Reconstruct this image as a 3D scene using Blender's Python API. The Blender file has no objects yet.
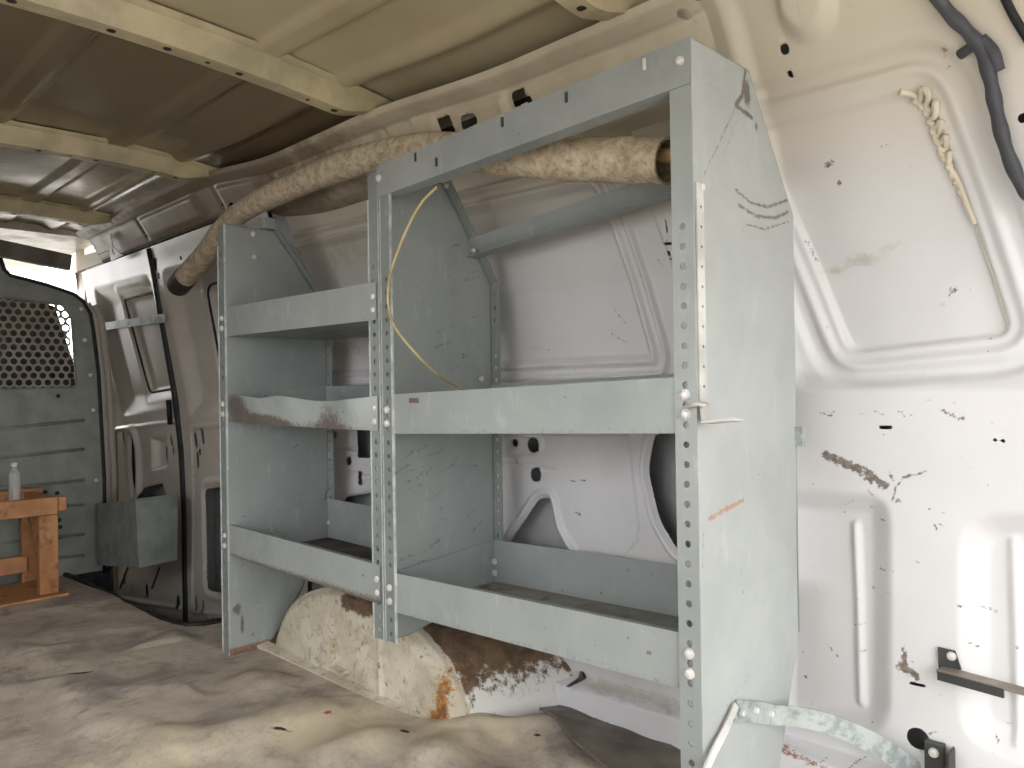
import bpy, bmesh, math, random
import numpy as np
from mathutils import Vector, Matrix, noise as mnoise
from mathutils.geometry import tessellate_polygon
random.seed(7); np.random.seed(7)
COL = bpy.context.scene.collection
PI = math.pi

# ---------------------------------------------------------------- camera (x along the van, y towards its right side wall, z up)
FPX, YAW, PITCH, ROLL, CH = 773.15, math.radians(44.7446), math.radians(.3474), math.radians(-.8935), .6474
CAMP = np.array([0, 0, CH])
cd = np.array([-math.sin(YAW)*math.cos(PITCH), math.cos(YAW)*math.cos(PITCH), math.sin(PITCH)])
cr0 = np.array([math.cos(YAW), math.sin(YAW), 0]); cu0 = np.cross(cr0, cd)
cr = cr0*math.cos(ROLL)+cu0*math.sin(ROLL); cu = -cr0*math.sin(ROLL)+cu0*math.cos(ROLL)
def ray(x, y): return cd+(x-512)/FPX*cr-(y-384)/FPX*cu
def onX(x, y, X): v = ray(x, y); return CAMP+v*X/v[0]
def onY(x, y, Y): v = ray(x, y); return CAMP+v*Y/v[1]
def onZ(x, y, Z): v = ray(x, y); return CAMP+v*(Z-CH)/v[2]
def onT(x, y, t): return CAMP+ray(x, y)*t
WP = [(-.2,1.20),(0.,1.20),(.3,1.21),(.5,1.21),(.7,1.2),(.85,1.18),(.95,1.155),(1.05,1.12),(1.12,1.09),(1.2,1.04),(1.30,.945)]
DP = [(-.3,1.15),(.2,1.15),(.44,1.142),(.63,1.123),(.84,1.09),(1.1,1.05),(1.25,1.02)]
def prof(P, z): return np.interp(z, [p[0] for p in P], [p[1] for p in P])
def onprof(x, y, P):
    v = ray(x, y); t = 1.2/v[1]
    for i in range(50): t = prof(P, (CAMP+t*v)[2])/v[1]
    p = CAMP+t*v; return np.array([p[0], p[2]])
def wall(*pts): return [onprof(x, y, WP) for x, y in pts]
def door(*pts): return [onprof(x, y, DP) for x, y in pts]

# ---------------------------------------------------------------- objects
def tag(o, label=None, cat=None, group=None, kind=None):
    if label: o['label'] = label
    if cat: o['category'] = cat
    if group: o['group'] = group
    if kind: o['kind'] = kind
    return o
def empty(name, loc, label=None, cat=None, group=None, kind=None):
    o = bpy.data.objects.new(name, None); COL.objects.link(o); o.location = loc; o.empty_display_size = .05
    return tag(o, label, cat, group, kind)
def wloc(o):
    v = Vector((0, 0, 0))
    while o is not None: v += o.location; o = o.parent
    return v
def link(name, me, mats, parent=None, smooth=False, bevel=0):
    o = bpy.data.objects.new(name, me); COL.objects.link(o)
    for m in (mats if isinstance(mats, (list, tuple)) else [mats]): me.materials.append(m)
    if parent is not None:
        o.parent = parent; off = wloc(parent); me.transform(Matrix.Translation(-off))
    if smooth is True: me.polygons.foreach_set('use_smooth', [True]*len(me.polygons))
    elif smooth:
        me.polygons.foreach_set('use_smooth', [True]*len(me.polygons)); me.set_sharp_from_angle(angle=math.radians(smooth))
    if bevel:
        b = o.modifiers.new('bevel', 'BEVEL'); b.width = bevel; b.segments = 2; b.limit_method = 'ANGLE'; b.angle_limit = math.radians(40)
    me.update(); return o
class MB:
    def __init__(s): s.v = []; s.f = []; s.m = []
    def add(s, vs, fs, m=0):
        n = len(s.v); s.v += [tuple(map(float, v)) for v in vs]; s.f += [tuple(i+n for i in f) for f in fs]; s.m += [m]*len(fs); return s
    def hexa(s, p, m=0):                 # 8 corners: bottom 4, top 4
        return s.add(p, [(3,2,1,0),(4,5,6,7),(0,1,5,4),(1,2,6,5),(2,3,7,6),(3,0,4,7)], m)
    def box(s, a, b, m=0):
        x0,y0,z0 = a; x1,y1,z1 = b
        return s.hexa([(x0,y0,z0),(x1,y0,z0),(x1,y1,z0),(x0,y1,z0),(x0,y0,z1),(x1,y0,z1),(x1,y1,z1),(x0,y1,z1)], m)
    def beam(s, p, q, w, h, up=(0,0,1), m=0):
        p = Vector(p); q = Vector(q); d = (q-p).normalized(); u = Vector(up); r = d.cross(u).normalized(); u = r.cross(d)
        c = [(-1,-1),(1,-1),(1,1),(-1,1)]
        return s.hexa([p+r*a*w/2+u*b*h/2 for a,b in c]+[q+r*a*w/2+u*b*h/2 for a,b in c], m)
    def plate(s, outer, holes, fr, th, m=0):   # outer/holes 2-D; fr(u,v,w) -> point; w from 0 to th
        loops = [outer]+list(holes); pts = [p for l in loops for p in l]
        tris = tessellate_polygon([[Vector((p[0], p[1], 0)) for p in l] for l in loops])
        n = len(pts); vs = [fr(p[0], p[1], 0) for p in pts]+[fr(p[0], p[1], th) for p in pts]
        fs = [tuple(t) for t in tris]+[tuple(i+n for i in reversed(t)) for t in tris]; k = 0
        for l in loops:
            for i in range(len(l)): a = k+i; b = k+(i+1) % len(l); fs.append((a, b, b+n, a+n))
            k += len(l)
        return s.add(vs, fs, m)
    def tube(s, pts, r, n=10, cap=True, m=0):
        pts = [Vector(p) for p in pts]; rs = r if isinstance(r, (list, tuple)) else [r]*len(pts)
        k = len(pts); T = [(pts[min(i+1,k-1)]-pts[max(i-1,0)]).normalized() for i in range(k)]
        u = T[0].orthogonal().normalized(); vs = []
        for i in range(k):
            u = (u-T[i]*u.dot(T[i])).normalized(); w = T[i].cross(u)
            vs += [pts[i]+(u*math.cos(a)+w*math.sin(a))*rs[i] for a in [2*PI*j/n for j in range(n)]]
        fs = [(i*n+j, i*n+(j+1) % n, (i+1)*n+(j+1) % n, (i+1)*n+j) for i in range(k-1) for j in range(n)]
        if cap: fs += [tuple(reversed(range(n))), tuple((k-1)*n+j for j in range(n))]
        return s.add(vs, fs, m)
    def cyl(s, p, q, r, n=12, m=0): return s.tube([p, q], r, n, True, m)
    def lathe(s, base, axis, prof, n=16, m=0):
        a = Vector(axis).normalized(); return s.tube2(base, a, prof, n, m)
    def tube2(s, base, a, prof, n, m):
        u = a.orthogonal().normalized(); w = a.cross(u); b = Vector(base); vs = []
        for h, r in prof: vs += [b+a*h+(u*math.cos(t)+w*math.sin(t))*r for t in [2*PI*j/n for j in range(n)]]
        k = len(prof); fs = [(i*n+j, i*n+(j+1) % n, (i+1)*n+(j+1) % n, (i+1)*n+j) for i in range(k-1) for j in range(n)]
        fs += [tuple(reversed(range(n))), tuple((k-1)*n+j for j in range(n))]
        return s.add(vs, fs, m)
    def build(s, name, mats, parent=None, smooth=False, bevel=0):
        me = bpy.data.meshes.new(name); me.from_pydata(s.v, [], s.f)
        me.polygons.foreach_set('material_index', s.m)
        bm = bmesh.new(); bm.from_mesh(me); bmesh.ops.recalc_face_normals(bm, faces=bm.faces); bm.to_mesh(me); bm.free()
        return link(name, me, mats, parent, smooth, bevel)
def spline(pts, n=8):
    P = [np.array(p, float) for p in pts]; P = [2*P[0]-P[1]]+P+[2*P[-1]-P[-2]]; out = []
    for i in range(1, len(P)-2):
        for t in np.linspace(0, 1, n, endpoint=False):
            a, b, c, d = P[i-1:i+3]
            out.append(.5*((2*b)+(-a+c)*t+(2*a-5*b+4*c-d)*t*t+(-a+3*b-3*c+d)*t**3))
    return out+[P[-2]]
def circ(x, y, r, n=10): return [(x+r*math.cos(2*PI*i/n), y+r*math.sin(2*PI*i/n)) for i in range(n)]

# ---------------------------------------------------------------- 2-D distance fields for pressed sheet metal
def chaikin(p, it=3, k=.25):
    p = [np.array(q, float) for q in p]
    for _ in range(it):
        o = []
        for i in range(len(p)):
            a, b = p[i], p[(i+1) % len(p)]; o += [a*(1-k)+b*k, a*k+b*(1-k)]
        p = o
    return p
def rounded(p, r, n=6):                  # polygon with corners of radius about r
    p = [np.array(q, float) for q in p]; o = []
    for i in range(len(p)):
        a, b, c = p[i-1], p[i], p[(i+1) % len(p)]
        u = a-b; w = c-b; lu = np.linalg.norm(u); lw = np.linalg.norm(w); k = min(r, lu*.48, lw*.48)
        A = b+u/lu*k; B = b+w/lw*k
        o += [(1-t)**2*A+2*t*(1-t)*b+t*t*B for t in np.linspace(0, 1, n)]
    return o
def sdpoly(U, V, poly):                   # negative inside
    d = np.full(U.shape, 1e9); s = np.zeros(U.shape, bool); n = len(poly)
    for i in range(n):
        ax, ay = poly[i]; bx, by = poly[(i+1) % n]; ex, ey = bx-ax, by-ay
        wx, wy = U-ax, V-ay; t = np.clip((wx*ex+wy*ey)/(ex*ex+ey*ey+1e-12), 0, 1)
        d = np.minimum(d, (wx-ex*t)**2+(wy-ey*t)**2)
        if abs(by-ay) > 1e-9:
            s ^= ((ay > V) != (by > V)) & (U < (bx-ax)*(V-ay)/(by-ay)+ax)
    d = np.sqrt(d); return np.where(s, -d, d)
def sdline(U, V, pts):
    d = np.full(U.shape, 1e9)
    for (ax, ay), (bx, by) in zip(pts[:-1], pts[1:]):
        ex, ey = bx-ax, by-ay; wx, wy = U-ax, V-ay; t = np.clip((wx*ex+wy*ey)/(ex*ex+ey*ey+1e-12), 0, 1)
        d = np.minimum(d, (wx-ex*t)**2+(wy-ey*t)**2)
    return np.sqrt(d)
def ss(a, b, x): t = np.clip((x-a)/(b-a), 0, 1); return t*t*(3-2*t)
def bead(d, w): return np.where(np.abs(d) < w, .5+.5*np.cos(np.clip(d/w, -1, 1)*PI), 0)
def smooth_noise(U, V, sc, seed=0, oct=3):
    rs = np.random.RandomState(seed); out = np.zeros(U.shape); amp = 1.
    for o in range(oct):
        for k in range(5):
            a = rs.uniform(0, 2*PI); f = sc*(2**o)*rs.uniform(.6, 1.4); ph = rs.uniform(0, 2*PI)
            out += amp*np.sin((U*math.cos(a)+V*math.sin(a))*f+ph+1.3*np.sin((U*math.sin(a)-V*math.cos(a))*f*.7+ph*2))/5
        amp *= .5
    return out
def sheet(name, us, vs, point, mat, hole=None, attrs=None, parent=None, smooth=True, thick=0):
    """pressed sheet: point(U,V)->X,Y,Z arrays ; hole(U,V) signed distance, negative = cut away (edges snapped)."""
    U, V = np.meshgrid(us, vs, indexing='ij'); U = U.copy(); V = V.copy()
    if hole is not None:
        h = hole(U, V)
        gu = np.gradient(h, axis=0)/np.maximum(np.gradient(U, axis=0), 1e-9); gv = np.gradient(h, axis=1)/np.maximum(np.gradient(V, axis=1), 1e-9)
        gn = np.maximum(np.hypot(gu, gv), .3)
        cu_, cv_ = np.gradient(U, axis=0), np.gradient(V, axis=1); cell = np.maximum(cu_, cv_)
        near = np.abs(h) < .62*cell
        edge = np.zeros(U.shape, bool); edge[0, :] = edge[-1, :] = edge[:, 0] = edge[:, -1] = True
        near &= ~edge
        du, dv = gu/gn**2*h, gv/gn**2*h
        U = np.where(near, U-np.clip(du, -.7*cu_, .7*cu_), U); V = np.where(near, V-np.clip(dv, -.7*cv_, .7*cv_), V)
    X, Y, Z = point(U, V)
    nu, nv = U.shape; co = np.stack([X, Y, Z], -1).reshape(-1, 3)
    idx = np.arange(nu*nv).reshape(nu, nv)
    q = np.stack([idx[:-1, :-1], idx[1:, :-1], idx[1:, 1:], idx[:-1, 1:]], -1).reshape(-1, 4)
    if hole is not None:
        Uc = (U[:-1, :-1]+U[1:, :-1]+U[1:, 1:]+U[:-1, 1:])/4; Vc = (V[:-1, :-1]+V[1:, :-1]+V[1:, 1:]+V[:-1, 1:])/4
        q = q[(hole(Uc, Vc) > 0).reshape(-1)]
    used = np.zeros(len(co), bool); used[q.reshape(-1)] = True
    remap = np.cumsum(used)-1; co2 = co[used]; q = remap[q]
    me = bpy.data.meshes.new(name); me.vertices.add(len(co2)); me.vertices.foreach_set('co', co2.astype(np.float32).ravel())
    me.loops.add(q.size); me.loops.foreach_set('vertex_index', q.ravel().astype(np.int32))
    me.polygons.add(len(q)); me.polygons.foreach_set('loop_start', np.arange(0, q.size, 4, dtype=np.int32))
    me.update(calc_edges=True)
    for k, fn in (attrs or {}).items():
        a = me.attributes.new(k, 'FLOAT', 'POINT'); a.data.foreach_set('value', np.clip(fn(U, V), 0, 1).reshape(-1)[used].astype(np.float32))
    o = link(name, me, mat, parent, smooth)
    if thick: sm = o.modifiers.new('thickness', 'SOLIDIFY'); sm.thickness = thick; sm.offset = 0
    return o
def blobs(lst):                            # soft stain field from (centre, half-length, half-width, angle, strength) in sheet coordinates
    def fn(U, V):
        out = np.zeros(U.shape)
        for (cx, cy), a, b, ang, k in lst:
            c, s = math.cos(ang), math.sin(ang); x = (U-cx)*c+(V-cy)*s; y = -(U-cx)*s+(V-cy)*c
            out = np.maximum(out, k*np.exp(-((x/a)**2+(y/b)**2)*.9))
        return out
    return fn
def strokes(lst):                          # (points, half width, strength)
    def fn(U, V):
        out = np.zeros(U.shape)
        for pts, w, k in lst: out = np.maximum(out, k*np.exp(-(sdline(U, V, pts)/w)**2*.9))
        return out
    return fn
def fmax(*fs): return lambda U, V: np.maximum.reduce([f(U, V) for f in fs])

# ---------------------------------------------------------------- materials
def lin(c):
    if isinstance(c, str): c = tuple(int(c[i:i+2], 16)/255 for i in (0, 2, 4))
    return tuple((x/12.92 if x <= .04045 else ((x+.055)/1.055)**2.4) for x in c)+(1,)
class NT:
    def __init__(s, name):
        s.m = bpy.data.materials.new(name); s.m.use_nodes = True; s.t = s.m.node_tree; s.b = s.t.nodes['Principled BSDF']
        tc = s.t.nodes.new('ShaderNodeTexCoord'); s.co = tc.outputs['Object']
    def n(s, typ, **kw):
        x = s.t.nodes.new(typ)
        for k, v in kw.items():
            if k in x.inputs: s.set(x.inputs[k], v)
            else: setattr(x, k, v)
        return x
    def set(s, inp, v):
        if hasattr(v, 'is_output'): s.t.links.new(v, inp)
        else: inp.default_value = v
    def noise(s, scale, detail=4, rough=.55, co=None, stretch=None, dist=0):
        c = co or s.co
        if stretch:
            mp = s.n('ShaderNodeMapping'); s.t.links.new(c, mp.inputs['Vector']); mp.inputs['Scale'].default_value = stretch; c = mp.outputs[0]
        x = s.n('ShaderNodeTexNoise', Scale=scale, Detail=detail, Roughness=rough, Distortion=dist); s.t.links.new(c, x.inputs['Vector']); return x.outputs[0]
    def rng(s, v, a, b, c=0, d=1):
        x = s.n('ShaderNodeMapRange'); x.interpolation_type = 'SMOOTHSTEP'
        for i, k in zip((1, 2, 3, 4), (a, b, c, d)): x.inputs[i].default_value = k
        s.set(x.inputs[0], v); return x.outputs[0]
    def mix(s, f, a, b):
        x = s.n('ShaderNodeMix'); x.data_type = 'RGBA'; s.set(x.inputs[0], f)
        for i, k in ((6, a), (7, b)): s.set(x.inputs[i], lin(k) if isinstance(k, (str, tuple)) else k)
        return x.outputs[2]
    def math(s, op, a, b=0):
        x = s.n('ShaderNodeMath'); x.operation = op; s.set(x.inputs[0], a); s.set(x.inputs[1], b); return x.outputs[0]
    def attr(s, name): x = s.n('ShaderNodeAttribute'); x.attribute_name = name; return x.outputs['Fac']
    def mask(s, name, sc=60, k=.9, lo=.40, hi=.62):          # ragged stain edge: attribute + noise
        nz = s.math('SUBTRACT', s.noise(sc, 7, .72), .5)
        return s.rng(s.math('ADD', s.attr(name), s.math('MULTIPLY', nz, k)), lo, hi)
    def fin(s, col, rough=.5, metal=0, bump=None, bd=.002, spec=.5):
        s.set(s.b.inputs['Base Color'], lin(col) if isinstance(col, (str, tuple)) else col)
        s.set(s.b.inputs['Roughness'], rough); s.set(s.b.inputs['Metallic'], metal); s.b.inputs['Specular IOR Level'].default_value = spec
        if bump is not None:
            x = s.n('ShaderNodeBump', Strength=.6, Distance=bd); s.set(x.inputs['Height'], bump); s.t.links.new(x.outputs[0], s.b.inputs['Normal'])
        return s.m
def m_plain(name, col, rough=.5, metal=0, var=.12, sc=14, spec=.5):
    t = NT(name); c2 = tuple(x*(1-var*2) for x in [int(col[i:i+2], 16)/255 for i in (0, 2, 4)])
    return t.fin(t.mix(t.rng(t.noise(sc, 5), .3, .7), col, c2), t.rng(t.noise(sc*2), .3, .7, rough*.85, min(1, rough*1.15)), metal, spec=spec)
def m_shelf(name, base, dark, chips=.0, rust=0, dirt='5b4a3c'):
    t = NT(name)
    c = t.mix(t.rng(t.noise(5, 5), .3, .7), base, dark)
    c = t.mix(t.math('MULTIPLY', t.rng(t.noise(30, 6, .7, stretch=(1, 1, .35)), .55, .75), .35), c, 'c3cac8')     # worn lighter rubs
    c = t.mix(t.math('MULTIPLY', t.rng(t.noise(22, 8, .78, dist=1.2, stretch=(1, 1, .6)), .70-chips*.06, .75-chips*.06), .6), c, '6f675e')    # small scuffs
    c = t.mix(t.math('MULTIPLY', t.rng(t.noise(70, 3, .6), .735-chips*.06, .775-chips*.06), .7), c, '5d5046')
    c = t.mix(t.math('MULTIPLY', t.mask('dirt', 110, 1.3, .34, .8), .8), c, dirt)
    c = t.mix(t.math('MULTIPLY', t.mask('rust', 110, 2.0, .45, .85), .75), c, 'a8735a')
    return t.fin(c, t.rng(t.noise(20), .3, .7, .38, .55), .0, t.noise(3, 3), .004)
def m_dirtyshelf():
    t = NT('dirty_shelf_floor')
    c = t.mix(t.rng(t.noise(7, 6, .65, stretch=(.5, 2, 1)), .35, .65), '85776a', '8f9392')
    c = t.mix(t.rng(t.noise(16, 6, .7), .55, .68), c, '66564a')
    c = t.mix(t.rng(t.noise(4, 6, .7), .58, .68), c, '8a6a52')
    return t.fin(c, .7, 0, t.noise(40), .001)
def m_white(name, base, dark, rough=.42, dirtc='54473d'):
    t = NT(name)
    c = t.mix(t.rng(t.noise(4, 5), .3, .75), base, dark)
    c = t.mix(t.math('MULTIPLY', t.rng(t.noise(55, 6, .75), .66, .72), .6), c, '8f877e')
    c = t.mix(t.math('MULTIPLY', t.rng(t.noise(8, 9, .8, dist=2), .67, .71), .55), c, '9d958b')
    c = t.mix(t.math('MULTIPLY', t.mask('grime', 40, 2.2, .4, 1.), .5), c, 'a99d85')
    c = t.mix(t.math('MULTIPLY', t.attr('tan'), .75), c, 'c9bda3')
    c = t.mix(t.math('MULTIPLY', t.mask('dirt', 130, 2.4, .5, .8), .9), c, t.mix(t.rng(t.noise(90, 5), .4, .6), dirtc, '7d6f62'))
    c = t.mix(t.math('MULTIPLY', t.mask('rust', 130, 2.2, .5, .8), .85), c, '8c5a3a')
    return t.fin(c, rough, 0, t.noise(6, 2), .003)
def m_mat():
    t = NT('worn_mat')
    c = t.mix(t.rng(t.noise(3.2, 6, .62), .34, .66), 'aa9e91', 'c8bcac')
    c = t.mix(t.rng(t.noise(6, 7, .68, dist=.8), .50, .68), c, '938c84')
    c = t.mix(t.math('MULTIPLY', t.rng(t.noise(11, 8, .7), .55, .70), .8), c, 'b3a48c')
    c = t.mix(t.math('MULTIPLY', t.rng(t.noise(18, 8, .75, stretch=(1, .75, 1), dist=.6), .48, .64), .5), c, '81776d')
    c = t.mix(t.math('MULTIPLY', t.rng(t.noise(150, 4, .7), .5, .7), .22), c, '6e665e')
    c = t.mix(t.math('MULTIPLY', t.mask('pale', 16, 1.8, .35, .95), .7), c, 'd3c4a6')
    c = t.mix(t.math('MULTIPLY', t.mask('darker', 16, 1.6, .35, .9), .6), c, '7b6f65')
    c = t.mix(t.mask('dirt', 60, .8), c, '2a2521')
    return t.fin(c, .78, 0, t.math('ADD', t.noise(26, 6, .6), t.math('MULTIPLY', t.noise(250, 2), .06)), .003, spec=.3)
def m_arch():
    t = NT('wheel_arch_paint')
    c = t.mix(t.rng(t.noise(8, 6, .65), .35, .68), 'd6cfbe', 'b9b09c')
    c = t.mix(t.math('MULTIPLY', t.rng(t.noise(22, 8, .75), .50, .64), .7), c, 'a29680')
    c = t.mix(t.math('MULTIPLY', t.rng(t.noise(60, 6, .7), .58, .66), .8), c, '7e6e58')
    d = t.mask('dirt', 22, 1.1, .38, .58)
    c = t.mix(d, c, t.mix(t.rng(t.noise(25, 6, .7), .4, .62), '5d4c3d', '77624e'))
    scr = t.mask('scr', 30, 2.0, .5, .75)
    c = t.mix(scr, c, 'd8d6d2')
    c = t.mix(t.mask('rust', 90, 2.2, .45, .8), c, t.mix(t.rng(t.noise(70, 4), .4, .6), '7f5936', 'ab7b48'))
    return t.fin(c, .75, 0, t.noise(40, 5), .002, spec=.25)
def m_header():
    t = NT('header_paint')
    c = t.mix(t.rng(t.noise(5, 6, .65), .3, .7), 'cdc2ab', 'b6aa93')
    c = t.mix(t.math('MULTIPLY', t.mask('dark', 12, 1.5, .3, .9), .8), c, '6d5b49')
    c = t.mix(t.math('MULTIPLY', t.rng(t.noise(30, 8, .8, dist=1.5), .62, .70), .5), c, '77695a')
    c = t.mix(t.math('MULTIPLY', t.rng(t.noise(70, 4, .7), .68, .72), .7), c, 'd6cfc0')
    return t.fin(c, t.rng(t.noise(9), .3, .7, .3, .5), 0, t.noise(12, 4), .003)
def m_wood():
    t = NT('orange_pine'); g = t.noise(18, 6, .6, stretch=(1, 1, 1), dist=.6)
    w = t.n('ShaderNodeTexWave', Scale=14., Distortion=6., Detail=3.); t.t.links.new(t.co, w.inputs['Vector'])
    c = t.mix(w.outputs[1], 'a9744a', 'bd8c60'); c = t.mix(t.rng(g, .55, .72), c, '71492c')
    return t.fin(c, .62)
def m_roll():
    t = NT('dirty_tan_backing')
    c = t.mix(t.rng(t.noise(45, 8, .78, dist=.4), .34, .66), 'a3927a', 'd0c4ad')
    c = t.mix(t.math('MULTIPLY', t.rng(t.noise(80, 6, .7), .52, .66), .7), c, '8d7a5e')
    return t.fin(c, .85, 0, t.noise(60, 5), .003, spec=.2)
def m_roof():
    t = NT('roof_paint')
    c = t.mix(t.rng(t.noise(3, 5), .3, .7), 'b5a98c', 'a5987b')
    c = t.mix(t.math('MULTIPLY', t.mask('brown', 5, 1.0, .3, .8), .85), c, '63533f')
    c = t.mix(t.math('MULTIPLY', t.rng(t.noise(60, 6, .8, stretch=(.3, 1, 1)), .68, .74), .4), c, 'b3a88f')
    return t.fin(c, t.rng(t.noise(5), .3, .7, .16, .26), .0, t.noise(2.2, 2), .012, spec=.6)
def m_galv():
    t = NT('galvanised_steel'); v = t.n('ShaderNodeTexVoronoi', Scale=45.); t.t.links.new(t.co, v.inputs['Vector'])
    c = t.mix(t.rng(t.noise(40, 5, .7), .4, .62), 'b9bfbd', '8f9a98')
    return t.fin(c, .42, .3)
def m_clear():
    t = NT('clear_plastic'); b = t.b; b.inputs['Transmission Weight'].default_value = .75; b.inputs['IOR'].default_value = 1.35
    return t.fin('e8ecec', .15)
SHELFLIT = m_shelf('lit_grey_green_shelf_paint', 'adb1af', 'a1a5a3', .2)  # shelf paint lightened, with the daylight on the rear-facing panel in its colour
SHELF = m_shelf('grey_green_shelf_paint', '9ba09e', '8e9492', .3)
SHELFW = m_shelf('grey_green_worn_shelf_paint', '9ca19f', '8a908f', .75)
SHELFD = m_shelf('dented_lip_paint', 'a6aca9', '8b9290', 1.0, dirt='55443a')
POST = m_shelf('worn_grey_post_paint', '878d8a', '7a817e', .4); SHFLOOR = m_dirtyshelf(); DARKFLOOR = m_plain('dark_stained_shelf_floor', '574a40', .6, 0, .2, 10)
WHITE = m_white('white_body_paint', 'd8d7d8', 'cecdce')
DOORP = m_white('silver_grey_door_paint', 'c9c2b9', 'b7b0a8', .28)
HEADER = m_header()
BOWP = m_plain('roof_bow_paint', 'c0b390', .42, 0, .08)
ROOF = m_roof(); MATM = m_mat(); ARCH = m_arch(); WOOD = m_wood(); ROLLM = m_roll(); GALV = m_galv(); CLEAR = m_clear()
BULK = m_plain('bulkhead_grey_paint', '888b85', .5, 0, .06)
BOLT = m_plain('zinc_bolt', 'e2dfda', .4, .25, .06)
BLACK = m_plain('black_rubber', '17171a', .6)
HARN = m_plain('black_cable_tape', '4b4c52', .55)
DARKMETAL = m_plain('dark_metal', '4c4e4d', .45, .3)
BOXM = m_plain('grey_box_steel', '8f9592', .4, .2, .08)
NAVY = m_plain('navy_step_carpet', '2c2f3a', .95)
METALFLOOR = m_plain('floor_steel', '9a958c', .6)
SEATM = m_plain('brown_seat_fabric', '6b5343', .8)
SEAL = m_plain('cream_sealant', 'e4dac6', .6, 0, .05)
WIRE = m_plain('cream_cable', 'cdbd8a', .5)
EDGE = m_plain('worn_edge_highlight', 'ccd1ce', .4, 0, .1, 40)  # pale colour for worn flange edges, with their bright highlight painted in
BRKT = m_plain('pale_primed_strap', 'd8d6d0', .5, 0, .08)
BROWNEDGE = m_plain('rusty_bracket', '7a6a5a', .6, .2)
CARD = m_plain('timber_core', 'c9a877', .7)
DARKTAPE = m_plain('dark_tape', '3a332c', .6)
RED = m_plain('red_scrap', 'b5443a', .6)

# ---------------------------------------------------------------- the right side wall: pressed inner panel with holes
RP_out = 0
RP_in = rounded(wall((744,127),(918,83),(1006,333),(843,351)), .022)
MID = rounded([np.array((-2.12,1.105)), *wall((600,150)), np.array((-.782,.70)), np.array((-.80,.655)), np.array((-2.1,.655))], .07)
UP = rounded([(-.585,1.4),(.5,1.4),(.5,.628),(-.585,.632)], .07)
UPM = rounded([(-2.2,1.4),(-.66,1.4),(-.735,.63),(-2.2,.63)], .05)
REC1 = rounded(wall((768,486),(894,490),(894,738),(768,735)), .05)
REC2 = rounded([*wall((955,510)), np.array((-.14,.49)), np.array((-.14,.13)), *wall((955,745))], .06)
BEAD1 = wall((851,527),(857,705)); BEAD2 = wall((1010,545),(1016,745))
PILL = wall((640,180),(652,217),(690,330),(700,380))
def P(*a): return wall(*a)
CUTS = [rounded(P((505,545),(536,499),(547,498),(553,530),(570,560),(565,575),(500,575)), .012),
        rounded(P((655,432),(700,432),(700,565),(677,550),(660,520),(648,470)), .02),
        rounded(P((357,425),(378,425),(378,458),(358,458)), .008),
        rounded(P((345,497),(378,492),(378,540),(347,530)), .015)]
HOLES = [circ(*P((515,443))[0], .009, 12), circ(*P((533,445))[0], .017, 14), circ(*P((533,475))[0], .016, 14),
         circ(*P((349,461))[0], .013, 12), circ(*P((335,435))[0], .010, 12),
         P((358,471),(361.5,471),(362.5,485),(359,485)),
         P((664,219),(665.5,219),(667.5,232),(666,232)), P((661,243.5),(671,242),(671.5,244.5),(661.5,246)), P((664,251),(669,250.5),(670,256),(665,256.5)), P((666,258.5),(673,257.5),(673.5,259.5),(666.5,260.5)),
         P((879,425.5),(892,425.5),(892,428.5),(879,428.5)), circ(*P((995,440))[0], .0028, 10), circ(*P((1003,441))[0], .0028, 10),
         circ(*P((918.5,738.5))[0], .0155, 20), P((910,681),(926,684.5),(925.5,687.5),(909.5,684)),
         circ(*P((780,46))[0], .007, 12), circ(*P((785,70.5))[0], .004, 10), circ(*P((1020,115))[0], .006, 12),
         circ(*P((579.5,677))[0], .010, 12), circ(*P((800,10))[0], .001, 8)]
def wall_hole(U, V):
    h = np.full(U.shape, 1.)
    for c in CUTS+HOLES:
        xs = [p[0] for p in c]; zs = [p[1] for p in c]
        m = (U > min(xs)-.02) & (U < max(xs)+.02) & (V > min(zs)-.02) & (V < max(zs)+.02)
        if m.any(): h[m] = np.minimum(h[m], sdpoly(U[m], V[m], c))
    return h
POLYC = P((500,436),(627,434),(632,480),(638,525),(636,540),(618,563),(560,575),(500,575))
TAB = rounded(P((480,433),(538,433),(542,446),(537,455),(480,458)), .012)
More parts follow.
